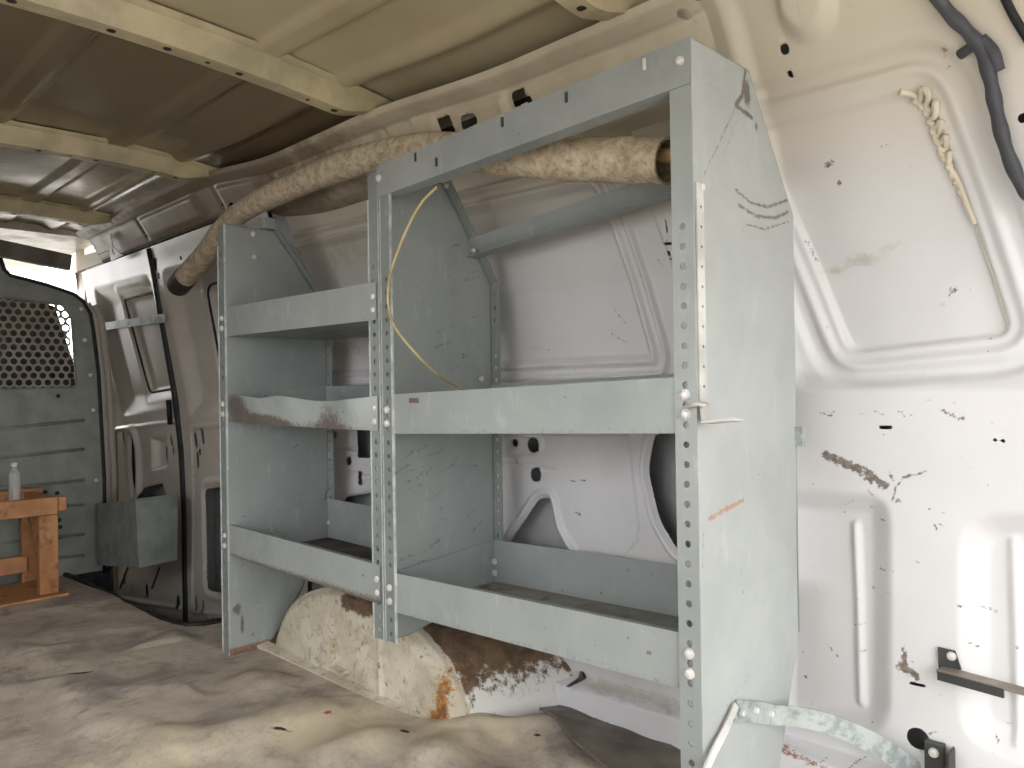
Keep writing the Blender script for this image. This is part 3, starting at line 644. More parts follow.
# right-hand unit (nearest the rear doors)
X0, W, TL = -1.1973, .673, math.tan(math.radians(1.763)); XR = X0+W
RU = empty('metal_shelving_unit', (X0+W/2, D+.14, 0), 'grey-green steel van shelving unit with two trays, open top and rear crossbar', 'shelving', 'steel shelving units along the van wall')
zf = lambda x: (x-X0)*TL
polyM = [(0,.177),(.055,.177),(.117,.190),(.284,.245),(.284,.872),(.155,1.066),(0,1.066)]
def mpx(x, y): p = onX(x, y, X0+.0025); return (p[1]-D, p[2])
rs_ = random.Random(11); sl_ = []
for k in range(46):
    cx, cy = (rs_.uniform(402, 485), rs_.uniform(445, 560)) if k < 32 else (rs_.uniform(405, 480), rs_.uniform(215, 370))
    l_ = rs_.uniform(3, 9); a_ = rs_.uniform(-.9, -.2); sl_.append(([mpx(cx-l_*math.cos(a_), cy-l_*math.sin(a_)), mpx(cx+l_*math.cos(a_), cy+l_*math.sin(a_))], .0035, rs_.uniform(.45, .68)))
mscr = dict(dirt=strokes(sl_), rust=lambda U, V: np.zeros(U.shape))
hM = [z for z in np.arange(.137, .90, .0254)]
panel(RU, 'side_panel', X0+.0025, D, polyM, 1, .180, 1.064, [z for z in np.arange(.195, .86, .0254)], SHELF, mscr, backz=(.25, .868))
# right panel: outer face is a fine sheet so that its scuffs keep their own shape
polyR = [(.0,.0),(.08,.0),(.205,.09),(.276,.265),(.286,.905),(.152,1.091),(0,1.091)]
def rpx(x, y): p = onX(x, y, XR); return (p[1]-D, p[2])
rdirt = fmax(strokes([([rpx(745,70), rpx(742,95), rpx(735,105), rpx(752,118)], .0045, .95), ([rpx(703,83), rpx(735,100)], .0016, .7), ([rpx(737,103), rpx(703,175)], .0022, .6), ([rpx(742,108), rpx(722,155)], .0018, .55),
    ([rpx(735,190), rpx(750,203), rpx(768,207), rpx(787,200)], .0030, .85), ([rpx(738,205), rpx(755,216), rpx(775,218), rpx(788,212)], .0034, .85), ([rpx(745,225), rpx(765,229), rpx(788,222)], .0024, .75),
    ([rpx(768,573), rpx(788,566)], .0018, .7), ([rpx(700,330), rpx(740,322)], .0012, .35), ([rpx(722,708), rpx(748,678)], .0015, .6), ([rpx(765,705), rpx(764,676)], .0012, .5), ([rpx(782,690), rpx(795,672)], .0015, .5),
    ([rpx(712,397), rpx(735,385)], .0010, .5), ([rpx(710,300), rpx(785,306)], .0015, .3), ([rpx(710,365), rpx(790,352)], .002, .3)]),
    blobs([(rpx(746,92), .013, .024, .2, 1.0), (rpx(756,126), .006, .008, 0, .8), (rpx(740,570), .008, .003, 0, .5)]))
rrust = fmax(strokes([([rpx(709,519), rpx(742,500)], .0045, .95), ([rpx(722,512), rpx(742,506)], .0025, .6), ([rpx(703,520), rpx(702,570)], .003, .6), ([rpx(699,380), rpx(700,500)], .0018, .5), ([rpx(700,655), rpx(700,740)], .0018, .5)]), blobs([(rpx(748,130), .003, .004, 0, .7), (rpx(748,165), .003, .004, 0, .7)]))
rp = sheet('side_panel', np.arange(-.0, .296, .0022), np.arange(-.003, 1.097, .0036), lambda U, V: (XR+0*U+.0015*smooth_noise(U, V, 12, 77), D+U, V), SHELFLIT, lambda U, V: -sdpoly(U, V, polyR), dict(dirt=rdirt, rust=rrust), RU, True)
sm = rp.modifiers.new('thickness', 'SOLIDIFY'); sm.thickness = .002; sm.offset = 0
b = MB(); hR = [z for z in np.arange(.115, .855, .0254)]
b.plate([(XR-.031, .0), (XR+.001, .0), (XR+.001, 1.090), (XR-.031, 1.089)], [circ(XR-.015, z, .0047, 10) for z in hR], lambda u, v, w: (u, D+w-.001, v), .0022)
b.plate([(XR-.027, .27), (XR, .27), (XR, .90), (XR-.027, .90)], [circ(XR-.013, z, .0047, 8) for z in np.arange(.30, .89, .0254)], lambda u, v, w: (u, D+.282+w, v), .0022)
b.hexa([(XR-.024, D+.284, .905), (XR, D+.284, .905), (XR, D+.152, 1.090), (XR-.024, D+.152, 1.090), (XR-.024, D+.286, .906), (XR, D+.286, .906), (XR, D+.154, 1.091), (XR-.024, D+.154, 1.091)])
b.build('front_flange', SHELF, RU)
xa, xb = X0+.006, XR-.006
tray(RU, xa, xb, D, .5662, .6395, .655, zf, [SHELF, SHFLOOR])
tray(RU, xa, xb, D, .2354, .3081, .3265, zf, [SHELFW, SHFLOOR])
# top rail: channel in front of the posts
b = MB(); n = 40; xs_ = np.linspace(X0-.0005, XR+.001, n); vs_ = []
pr_ = [(.02, 1.0695), (-.004, 1.0695), (-.004, 1.0105), (.024, 1.0095)]
for x in xs_: vs_ += [(x, D+y, z+zf(x)) for y, z in pr_]
b.add(vs_, [(i*4+j, (i+1)*4+j, (i+1)*4+j+1, i*4+j+1) for i in range(n-1) for j in range(3)])
tr = b.build('top_rail', SHELFW, RU); sm = tr.modifiers.new('thickness', 'SOLIDIFY'); sm.thickness = .002
for x, y in ((436,162),(415,157),(502,122),(566,97),(644,64)):   # slots in the rail
    p = onY(x, y, D-.0055); m = MB(); m.box((p[0]-.0022, D-.0058, p[2]-.0075), (p[0]+.0022, D-.003, p[2]+.0075)); m.build('slot', DARKMETAL if x < 600 else BRKT, tr)
# rear crossbar: angle iron
sl_y = lambda z: D+.284+(z-.872)/(1.066-.872)*(.155-.284)
b = MB()
cb = [(X0+.003, .960), (XR-.001, 1.004)]
vs_ = []
for x, z in cb:
    yt, yl = sl_y(z)-.004, sl_y(z-.036)-.004
    vs_ += [(x, yt, z), (x, yl, z-.036), (x, yl-.030, z-.037), (x, yl-.030, z-.0385), (x, yl+.001, z-.0385), (x, yt+.002, z+.0005)]
b.add(vs_, [(j, j+6, (j+1) % 6+6, (j+1) % 6) for j in range(6)]+[(0,1,4,5),(1,2,3,4),(6,11,10,7),(7,10,9,8)])
b.build('crossbar', SHELF, RU)
N_Y = (0, -1, 0)
for z in (1.045,): bolt(RU, (X0+.008, D-.0045, z), N_Y); bolt(RU, (XR-.012, D-.0045, z+W*TL-.003), N_Y, .0055)
for zc in ((.5662+.6395)/2, (.2354+.3081)/2):
    for dz in (-.0127, .0127):
        bolt(RU, (X0+.0165, D, zc+dz-.004), N_Y); bolt(RU, (XR-.015, D-.001, zc+dz+W*TL), N_Y)
    bolt(RU, (X0+.012, D+BASE_D-.008, zc+.01), N_Y); bolt(RU, (X0+.012, D+BASE_D-.008, zc-.014), N_Y)
for x, y, xx in ((447,186,X0+.012), (474,251,X0+.014)  , (482,379,X0+.010)): p = onX(x, y, xx); bolt(RU, p, N_Y, .005)
# pale perforated strip bolted along the outer front edge, its foot bent out
s = MB(); top = rpx(699,184); bot = rpx(705,402)
fr = lambda u, v, w: (XR+.0015+w, D+u, v)
s.plate([(.004, bot[1]), (.020, bot[1]), (.020, top[1]), (.004, top[1])], [circ(.013, z, .0024, 8) for z in np.arange(bot[1]+.02, top[1]-.015, .0255)], fr, .0025)
pa = np.array(fr(.004, bot[1], 0)); s.hexa([(XR+.0015, D+.004, bot[1]), (XR+.004, D+.004, bot[1]), (XR+.004, D+.020, bot[1]), (XR+.0015, D+.020, bot[1]), (XR+.010, D-.006, bot[1]-.022), (XR+.0125, D-.006, bot[1]-.022), (XR+.0125, D+.012, bot[1]-.026), (XR+.010, D+.012, bot[1]-.026)])
s.hexa([(XR+.010, D-.006, bot[1]-.026), (XR+.012, D+.014, bot[1]-.028), (XR+.052, D+.024, bot[1]-.024), (XR+.050, D+.006, bot[1]-.022), (XR+.010, D-.006, bot[1]-.023), (XR+.012, D+.014, bot[1]-.025), (XR+.052, D+.024, bot[1]-.021), (XR+.050, D+.006, bot[1]-.019)])
sp_ = s.build('perforated_strip', BRKT, RU); sp_['label'] = 'pale perforated strip with bent foot'
bolt(RU, fr(.012, top[1]-.006, .0025), (1, 0, 0), .005)
s = MB(); q0 = onY(685,407, D-.006); s.tube([q0, onY(697,404, D-.012), onY(703,405, D-.008), onX(706,404, XR+.006)], .0028, 8); s.build('bent_bolt', BRKT, RU, True)
s = MB(); p = onX(795, 436, XR+.0); s.box((XR-.028, D+.278, p[2]-.016), (XR+.012, D+.288, p[2]+.014)); s.build('rear_tab', GALV, RU)

# left-hand unit (towards the front of the van)
LX, LW, LT = -1.8356, .6299, math.tan(math.radians(-.5109)); LY = .8535
LU = empty('metal_shelving_unit', (LX+LW/2, LY+.14, 0), 'dimmer grey steel van shelving unit with three trays, the middle lip dented and rusty', 'shelving', 'steel shelving units along the van wall')
lf = lambda x: (x-LX)*LT+.003; lyw = lambda x: (x-LX)*math.tan(math.radians(.771))
polyL = [(0,.003),(.105,.003),(.205,.135),(.284,.39),(.284,.872),(.135,1.064),(0,1.064)]
def lpx(x, y): p = onX(x, y, LX); return (p[1]-LY, p[2])
sl_ = []
for k in range(30):
    cx, cy = rs_.uniform(238, 320), rs_.uniform(435, 620); l_ = rs_.uniform(2, 6); a_ = rs_.uniform(-1.5, .3)
    sl_.append(([lpx(cx-l_*math.cos(a_), cy-l_*math.sin(a_)), lpx(cx+l_*math.cos(a_), cy+l_*math.sin(a_))], .004, rs_.uniform(.4, .6)))
lscr = dict(dirt=fmax(strokes(sl_), blobs([(lpx(237,609), .013, .016, 0, .95), (lpx(242,624), .006, .03, 0, .85), (lpx(253,634), .005, .006, 0, .8)]), lambda U, V: .95*ss(.030, .012, V)), rust=lambda U, V: .7*ss(.035, .015, V))
panel(LU, 'side_panel', LX, LY, polyL, -1, .003, 1.064, [z for z in np.arange(.05, 1.0, .0254)], SHELFW, lscr, bk_sgn=1, flw=.033, backz=(.30, .866))
XL2 = X0-.0045
panel(LU, 'side_panel', XL2, D, [(p[0], p[1]) for p in polyM], -1, .178, 1.062, [z for z in np.arange(.195, .90, .0254)], SHELF, dict(dirt=lambda U, V: np.zeros(U.shape)), backz=(.25, .868))
def dent(u, y, z):
    q = (z-.5745)/(.642-.5745); e = math.sin(PI*min(1, max(0, u)))
    bow_ = -.020*e*q+.012*math.exp(-((u-.72)/.10)**2)*q-.016*math.exp(-((u-.88)/.06)**2)*q
    return y+bow_+.004*math.sin(u*23)*q*e, z-.010*math.exp(-((u-.80)/.14)**2)*q-.006*e*(.3+.7*q)+.004*math.sin(u*17)*q*e
la, lb_ = LX+.003, XL2-.006
ly = (LY+D)/2-.001
tray(LU, la, lb_, LY+.001, .784, .8556, .872, lf, [SHELF, SHFLOOR])
tray(LU, la, lb_, LY+.001, .5745, .6418, .66, lf, [SHELFD, SHFLOOR], dent)
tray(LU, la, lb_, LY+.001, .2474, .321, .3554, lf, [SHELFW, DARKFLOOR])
for zc in (.82, .608, .284):
    for dz in (-.0127, .0127):
        bolt(LU, (LX-.016, LY, zc+dz), N_Y); bolt(LU, (XL2-.0165, D, zc+dz-.006), N_Y)
    bolt(LU, (LX+.012, LY+BASE_D-.006, zc+.01), N_Y)
for x, y in ((253,234),(254,257)): p = onX(x, y, LX+.002); bolt(LU, p, (1, 0, 0), .0055)
for o in list(LU.children)+list(RU.children):        # chips along the lips, brown scuffs on the dented one
    if o.name.startswith('shelf'):
        a = o.data.attributes.new('dirt', 'FLOAT', 'POINT'); off = wloc(o.parent); left = o.parent == LU; den = o.data.materials[0] == SHELFD; worn = o.data.materials[0] == SHELFW
        z0 = min(v.co.z for v in o.data.vertices)+off.z
        for i, v in enumerate(o.data.vertices):
            w_ = v.co+off; k = 0
            if w_.y < LY+.03:
                u = (w_.x-(la if left else xa))/(.62 if left else .66); q = (w_.z-z0-(0 if left else (w_.x-X0)*TL))/.07
                if den: k = 1.0*math.exp(-((u-.07)/.12)**2-((q-.65)/.5)**2)+.95*math.exp(-((u-.30)/.18)**2-((q-.15-.3*(.3-u))/.3)**2)+.7*math.exp(-((u-.74)/.1)**2-((q-.35)/.5)**2)+.45*math.exp(-(q/.2)**2)
                else: k = (.85 if left and worn else .42)*math.exp(-(q/.2)**2)+.36*math.exp(-((q-1)/.10)**2)
            a.data[i].value = min(1, k)
p = onY(414, 400.5, D+.0025); m = MB(); m.box((p[0]-.014, D+.0022, p[2]-.0045), (p[0]+.014, D+.0034, p[2]+.0045)); o = m.build('rusty_slot', BROWNEDGE, RU)
# ---------------------------------------------------------------- roll lying over the shelving
RT = empty('carpet_roll', tuple(onY(240,212,.965)), 'long sagging dirty tan roll lying over the tops of both shelving units', 'roll')
ctrl = [((178,286), .99), ((207,252), .975), ((240,213), .96), ((300,183), .955), ((360,161), .955), ((430,150), .955), ((500,155), .955), ((560,159), .96), ((620,160), .965), ((668,161), .97)]
cpts = [onY(x, y, Y) for (x, y), Y in ctrl]; path = spline(cpts, 10); n = len(path); seg = 22
rad = [.031+.005*i/n+.0010*math.sin(i*.55)-.003*math.exp(-((i-22)/8)**2) for i in range(n)]
b = MB(); pts = [Vector(p) for p in path]; T = [(pts[min(i+1,n-1)]-pts[max(i-1,0)]).normalized() for i in range(n)]; u = Vector((0,0,1)); vs_ = []
for i in range(n):
    u = (u-T[i]*u.dot(T[i])).normalized(); w_ = T[i].cross(u)
    for j in range(seg):
        a = 2*PI*j/seg; r = rad[i]*(1+.02*math.sin(2*a+i*.12)+.03*mnoise.noise(Vector((i*.25, math.cos(a)*1.5, math.sin(a)*1.5))))
        vs_.append(pts[i]+(u*math.cos(a)+w_*math.sin(a))*r)
m0 = len(vs_)
for q in (.88,):
    vs_ += [pts[-1]+(v-pts[-1])*q for v in vs_[(n-1)*seg:n*seg]]
vs_ += [v-T[-1]*.10 for v in vs_[m0:m0+seg]]
fs_ = [(i*seg+j, i*seg+(j+1) % seg, (i+1)*seg+(j+1) % seg, (i+1)*seg+j) for i in range(n-1) for j in range(seg)]
fs_ += [((n-1)*seg+j, (n-1)*seg+(j+1) % seg, m0+(j+1) % seg, m0+j) for j in range(seg)]+[(m0+j, m0+(j+1) % seg, m0+seg+(j+1) % seg, m0+seg+j) for j in range(seg)]
fs_ += [tuple(reversed(range(seg))), tuple(m0+seg+j for j in range(seg))]
b.add(vs_, fs_); b.build('roll', ROLLM, RT, 60)
b = MB(); b.tube([pts[-1]-T[-1]*.09+Vector((0,0,.006)), pts[-1]+T[-1]*.03+Vector((0,0,.009))], .011, 12); b.build('core_rod', CARD, RT, 50)['label'] = 'pale rod showing in the rear end'
b = MB(); e0, e1 = pts[0]-T[0]*.006, pts[0]+T[0]*.075
b.tube([e0]+[e0.lerp(e1, t) for t in np.linspace(.05, 1, 14)], [.026]+[.0335+(.0012 if i % 2 else 0) for i in range(14)], 20); b.build('end_wrap', DARKTAPE, RT, 50)['label'] = 'dark wrapped front end'

# wooden offcut standing between roll and left panel top
b = MB(); p = onX(269, 222, LX+.002); b.box((LX-.012, p[1]-.018, 1.0665), (LX+.010, p[1]+.016, 1.095))
tag(b.build('wedge_block', SHELF, bevel=.002), 'small grey block wedged under the tan roll on the far panel top', 'block')

# loose cream cable
path = spline([onY(437,187,.868), onY(420,205,.862), onY(404,236,.857), onY(391,272,.853), onY(388,300,.852), onY(394,325,.854), onY(412,349,.866), onY(437,374,.93), onY(462,389,1.0)], 8)
b = MB(); b.tube(path, .0026, 8); tag(b.build('cable', WIRE, None, True), 'thin cream cable drooping from the top rail to the middle tray', 'cable')

# ---------------------------------------------------------------- bulkhead
BX = -3.10
BK = empty('bulkhead', (BX, .3, 0), 'dark grey steel bulkhead with perforated window at the front of the load space', 'partition')
def bpx(x, y): p = onX(x, y, BX); return (p[1], p[2])
yz = [bpx(0,258), bpx(4,270), bpx(10,275.5), bpx(45.6,284.7), bpx(73,294), bpx(83,301.6), bpx(90,314), bpx(93,331), bpx(98,372), bpx(104,480), bpx(104,572)]
outer = [(-.48,.0), (-.48,1.10), (-.30,1.14), (.2,1.15), (.55,1.15)]+yz+[(.955,.0)]
winp = rounded([bpx(-140,294), bpx(-20,294), bpx(62,305), bpx(71,318), bpx(76,388), bpx(-140,392)], .012)
b = MB(); fr = lambda u, v, w: (BX+w, u, v)
b.plate(outer, [winp], fr, .003)
for z in (.545, .415, .300, .185, .075):       # pressed swages across the lower sheet
    pass
b.build('panel', BULK, BK)
b = MB()
for y in (455-232.,): pass
for py in (421, 450, 481, 505, 535, 556):
    p, q = bpx(-60, py+14), bpx(84, py-1)
    b.tube([(BX+.003, p[0], p[1]), (BX+.003, q[0], q[1])], .006, 8)
b.build('swage', BULK, BK, True)
pl_ = MB(); e_ = [(float(y_)+.030, float(z_)) for y_, z_ in yz[5:]]
pl_.tube([(BX-.06, y_, z_) for y_, z_ in e_], .014, 8); pl_.tube([(BX-.12, y_+.04, z_) for y_, z_ in e_], .016, 8); pl_.build('pillar_tube', DOORP, BK, True)['label'] = 'pale body tubes beside the edge'
# perforated window insert
b = MB(); yw0, yw1 = bpx(-140,350)[0], bpx(74,350)[0]; zw0, zw1 = bpx(0,394)[1], bpx(0,287)[1]
py_, pz_ = .0293, .0245; row = 0; z = zw0+.014
while z < zw1+.01:
    off = (row % 2)*py_/2; y = yw1-.012-off
    while y > yw0:
        k = 12; sq = []; hol = circ(y, z, .0108, k)
        for i in range(k):
            a = 2*PI*i/k; c_, s_ = math.cos(a), math.sin(a); t = min(py_/2/max(abs(c_), 1e-6), pz_/2/max(abs(s_), 1e-6)); sq.append((y+c_*t, z+s_*t))
        c4 = [(y+a_*py_/2, z+b_*pz_/2) for a_, b_ in ((1,1),(-1,1),(-1,-1),(1,-1))]
        ok = winp and sdpoly(np.array([y]), np.array([z]), winp)[0] < .004
        if ok:
            b.add([(BX-.002, *p) for p in hol+sq], [(i, (i+1) % k, k+(i+1) % k, k+i) for i in range(k)])
            for ci, (i0, i1) in enumerate(((1, 2), (4, 5), (7, 8), (10, 11))):
                b.add([(BX-.002, *sq[i0]), (BX-.002, *c4[ci]), (BX-.002, *sq[i1])], [(0, 1, 2)])
        y -= py_
    z += pz_; row += 1
pw = b.build('perforated_window', BULK, BK); sm = pw.modifiers.new('thickness', 'SOLIDIFY'); sm.thickness = .0025; pw['label'] = 'steel insert punched with rows of round holes'
b = MB(); p0 = [(BX+.004, a_, c_) for a_, c_ in winp[:]]; b.tube(p0+[p0[0]], .0035, 6, False); b.build('window_rim', BULK, BK, True)
b = MB(); b.tube([(BX+.005, a_, c_) for a_, c_ in yz], .0065, 8); b.build('edge_trim', BLACK, BK, True)['label'] = 'black rubber edge trim'
b = MB()                                       # folded edge flange closing to the body side
ed = yz[5:]
for i in range(len(ed)-1):
    (a1, c1), (a2, c2) = ed[i], ed[i+1]
    b.hexa([(BX, a1, c1), (BX+.003, a1, c1), (BX+.003, a2, c2), (BX, a2, c2), (BX-.03, a1+.012, c1), (BX-.027, a1+.012, c1), (BX-.027, a2+.012, c2), (BX-.03, a2+.012, c2)])
b.build('side_flange', BULK, BK, 40)
for (x, y) in ((81,309),(84.5,340),(90,375),(93,410),(96,480)): bolt(BK, (BX+.003, *bpx(x, y)), (1,0,0), .006)
for (x, y) in ((45,492),(57,493),(59,520),(60,527),(60,537),(58,396)): m = MB(); m.lathe((BX+.003, *bpx(x, y)), (1,0,0), [(0,.0075),(.0008,.007)], 10); m.build('plug_hole', BLACK, BK)
# front roof bar over the bulkhead
b = MB(); p, q = onX(-60,236,BX-.02), onX(70,263,BX-.02); b.beam(p, q, .035, .055); 
for x in (24, 38, 52):
    c = onX(x, 250+x*.19, BX); b.lathe((BX+.0, c[1], c[2]), (1,0,0), [(0,.006),(.004,.005)], 8)
tag(b.build('trim_9', m_plain('roof_bar_paint', '6a6459', .4)), kind='structure')

# cab shell ahead of the bulkhead: roof, footwell, dashboard, side with its window opening; and the rear door frame
cb_ = MB(); cb_.box((-4.5, -.52, 1.27), (-3.34, 1.06, 1.30)); cb_.box((-4.5, -.52, -.3), (-3.9, 1.2, -.25)); cb_.box((-4.5, -.52, -.3), (-4.45, 1.2, .62)); cb_.box((-4.5, 1.14, -.3), (-3.64, 1.2, .84)); cb_.box((-4.5, -.52, -.3), (-3.9, -.48, .62)); cb_.box((-3.72, 1.06, .6), (-3.60, 1.12, 1.28))
tag(cb_.build('wall_front', HEADER), kind='structure')
rf = MB(); rf.box((.52, .98, -.1), (.56, 1.22, 1.30)); rf.box((.52, -.52, -.1), (.56, -.36, 1.30)); rf.box((.52, -.52, 1.17), (.56, 1.1, 1.31))
tag(rf.build('wall_back', WHITE), kind='structure')
# cab seat behind the bulkhead, seen through the holes
ST = empty('cab_seat', (-3.55, .35, -.1), 'brown cab seat back behind the perforated bulkhead window', 'seat')
b = MB(); prof2 = [(-.12,.0),(-.20,.45),(-.24,.80),(-.29,.97),(-.30,1.06),(-.25,1.085),(-.17,1.07),(-.13,.87),(-.02,.50),(.05,.05)]
n2 = 14; vs_ = []
yr_ = lambda z: float(np.interp(z, [.0, .62, .82, .95, 1.09], [1.05, 1.05, 1.0, .965, .94]))
for i in range(n2):
    t = i/(n2-1); k = 1-.05*(2*t-1)**6
    vs_ += [(-3.42+a_, -.42+(yr_(c_)+.42)*t, c_*k) for a_, c_ in prof2]
k2 = len(prof2); b.add(vs_, [(i*k2+j, i*k2+(j+1) % k2, (i+1)*k2+(j+1) % k2, (i+1)*k2+j) for i in range(n2-1) for j in range(k2)]+[tuple(range(k2)), tuple((n2-1)*k2+j for j in range(k2))])
b.build('backrest', SEATM, ST, 50)
b = MB(); b.box((-3.95, -.40, .25), (-3.45, .98, .42)); b.build('seat_cushion', SEATM, ST, False, .04)
b = MB(); b.box((-3.9, -.38, -.24), (-3.5, .96, .26)); b.build('seat_base', BLACK, ST, False, .01)

# ---------------------------------------------------------------- things around the doors
def m8(c): return [tuple(map(float, p)) for p in c]
tl, tc_, tr_ = onT(97,504,2.78), onT(135.5,500,2.54), onT(178,495,2.63)
bl, bc, br = onT(98,565,2.78), onT(139,568,2.54), onT(177,560,2.63)
tb_, bb = tl+(tr_-tc_), bl+(br-bc)
BXO = empty('steel_box', tuple(bc), 'open grey sheet-steel box hung low on the cargo door beside the bulkhead', 'box')
th = .004
b = MB(); cen = (tl+tr_)/2
def inset(p, c, z): v = np.array([c[0]-p[0], c[1]-p[1], 0]); v /= np.linalg.norm(v); return p+v*th*1.5+np.array([0, 0, z])
ot = [tl, tc_, tr_, tb_]; ob = [bl, bc, br, bb]; it = [inset(p, cen, 0) for p in ot]; ib = [inset(p, (bl+br)/2, .006) for p in ob]
V8 = ot+ob+it+ib
f8 = [(i, (i+1) % 4, 4+(i+1) % 4, 4+i) for i in range(4)]+[(8+i, 12+i, 12+(i+1) % 4, 8+(i+1) % 4) for i in range(4)]+[(i, 8+i, 8+(i+1) % 4, (i+1) % 4) for i in range(4)]+[(4,5,6,7),(12,15,14,13)]
b.add(V8, f8); b.build('body', BOXM, BXO)
b = MB(); e = [tc_*(1-t)+tr_*t for t in (0, 1)]; b.tube([e[0], e[1]], .004, 6); b.build('rolled_rim', BOXM, BXO)
b = MB(); p = onT(168, 562, 2.74)
for x in (128, 160): b.tube([onT(x, 567, 2.70), onT(x-8, 588, 2.98)], .004, 6)
b.build('support_rod', DARKMETAL, BXO)
# strap bar across the door window
a, c = onprof(97, 327, DP), onprof(164, 317, DP)
b = MB(); ya, yb = float(prof(DP, a[1]))-.012, float(prof(DP, c[1]))-.012
p, q = Vector((-3.35, ya, a[1]+.02)), Vector((c[0]+.02, yb, c[1])); p = Vector(onY(94, 328, ya)); q = Vector(onY(165, 318, yb)); b.beam(p, q, .006, .030)
for t in (.06, .9): w_ = p.lerp(q, t); b.lathe(w_+Vector((0, -.003, 0)), (0,-1,0), [(0,.008),(.004,.007)], 8)
tag(b.build('flat_bar', GALV), 'flat steel bar bolted across the window panel of the cargo door', 'bar')
# little bracket plate at the header end
b = MB(); p = onY(115,247,1.0)
b.plate([(p[0]-.09,p[2]+.04),(p[0]+.02,p[2]+.045),(p[0]+.0,p[2]+.0),(p[0]+.07,p[2]-.04),(p[0]-.06,p[2]-.045),(p[0]-.04,p[2]+.0)], [circ(p[0]-.005, p[2]-.018, .012, 10)], lambda u, v, w: (u, .985+w+(1.215-v)*.3, v), .004)
tag(b.build('bracket', BRKT), 'small pale hourglass bracket on the roof edge above the cargo doors', 'bracket')

# ---------------------------------------------------------------- wooden stand and clear bottle by the bulkhead
SX = -2.76
WS = empty('wooden_stand', (SX-.12, .55, 0), 'low orange-brown timber stand on the mat in front of the bulkhead', 'stand')
def wbox(name, a, b_): m = MB(); m.box(a, b_); return m.build(name, WOOD, WS, False, .003)
yR = .742; Z0 = .022
wbox('rail', (SX-.03, .22, .272), (SX+.0, yR-.015, .327))
wbox('end_cap', (SX-.03, yR-.013, .280), (SX-.004, yR+.012, .325))
wbox('leg', (SX-.045, yR-.068, Z0), (SX-.003, yR-.014, .271))
wbox('leg', (SX-.045, .22, Z0), (SX-.003, .275, .271))
bk0, bk1 = onX(22, 560, SX-.24)[1], onX(39, 560, SX-.24)[1]
wbox('leg', (SX-.262, bk0, Z0), (SX-.235, bk1, .29)); wbox('leg', (SX-.262, .22, Z0), (SX-.235, .27, .29))
wbox('rail', (SX-.265, .22, .292), (SX-.235, yR+.0, .335)); wbox('rail', (SX-.234, yR-.055, .285), (SX-.032, yR-.018, .326))
wbox('low_rail', (SX-.234, .22, .06), (SX-.215, bk0+.01, .115))
wbox('base_board', (SX-.265, .2, .004), (SX+.02, yR+.008, .021))
m = MB(); m.beam((SX-.20, yR-.045, .28), (SX-.06, yR-.045, .10), .02, .035); m.build('brace', WOOD, WS, False, .002)
b = MB(); p = onX(15, 499, SX-.015)
BT = empty('bottle', (SX-.015, p[1], .3275), 'small clear plastic bottle standing on the timber stand', 'bottle')
b.lathe((SX-.015, p[1], .3275), (0,0,1), [(0,.012),(.003,.0165),(.05,.0168),(.056,.0155),(.062,.0168),(.085,.0165),(.092,.012),(.096,.008),(.104,.008)], 18); b.build('body', CLEAR, BT, 50)
b = MB(); b.lathe((SX-.015, p[1], .4315), (0,0,1), [(0,.010),(.010,.010),(.012,.008)], 14); b.build('cap', BRKT, BT, 50)

# ---------------------------------------------------------------- things at the right of the photograph
# black cable harness
def wl(x, y, off): u, v = onprof(x, y, WP); return (u, float(prof(WP, v))+float(wall_disp(np.array([u]), np.array([v]))[0])-off, v)
def wh(x, y, off): u, v = onprof(x, y, WP); return (u, float(prof(WP, v))+.016-off, v)
HN = empty('cable_harness', wl(985,60,.012), 'black taped cable harness running down the rear pillar at top right', 'cable')
b = MB(); pt = spline([wh(x, y, .014) for x, y in ((930,-14),(948,12),(966,30),(980,48),(989,75),(994,100),(1000,128),(1009,158),(1022,186),(1034,200))], 6)
b.tube(pt, [.0085+.0007*math.sin(i*.9) for i in range(len(pt))], 10); b.build('bundle', HARN, HN, True)
b = MB(); b.tube(spline([wl(978,38,.010), wl(991,52,.012), wl(996,70,.010)], 5), .009, 8); b.build('tape_wrap', HARN, HN, True)
b = MB(); b.tube([wl(978,40,.012), wl(957,52,.004)], [.006, .007], 8); b.build('clip', HARN, HN, True)
# rubber door seal at the very corner
b = MB(); b.tube(spline([wl(x, y, .004) for x, y in ((1000,-10),(1012,14),(1028,40))], 5), .005, 8); tag(b.build('trim_10', BLACK, None, True), kind='structure')
# sealant squiggle
b = MB(); rs = random.Random(5); pp = []
base_ = [(893,87),(905,88),(912,93),(917,84),(923,90),(918,100),(925,105),(930,97),(929,110),(922,114),(928,121),(935,117),(931,127),(926,131),(934,136),(940,132),(938,142),(933,147),(939,152),(943,148),(941,158),(944,166),(950,175),(955,186),(960,200),(966,214),(968,220)]
pp = spline([wl(x, y, .002+.003*rs.random()) for x, y in base_], 5); b.tube(pp, .0046, 8)
pp = spline([wl(x, y, .002) for x, y in ((905,92),(915,101),(921,112),(926,128),(932,142),(938,155),(944,168),(950,180),(958,199))], 5); b.tube(pp, [.0052+.0018*math.sin(i*1.9) for i in range(len(pp))], 8)
b.tube(spline([wl(x, y, .001) for x, y in ((966,218),(978,250),(990,285),(1001,322))], 4), .0016, 6)
tag(b.build('sealant_bead', SEAL, None, True), 'squiggled cream sealant bead along the upper right corner of the wall panel', 'sealant')
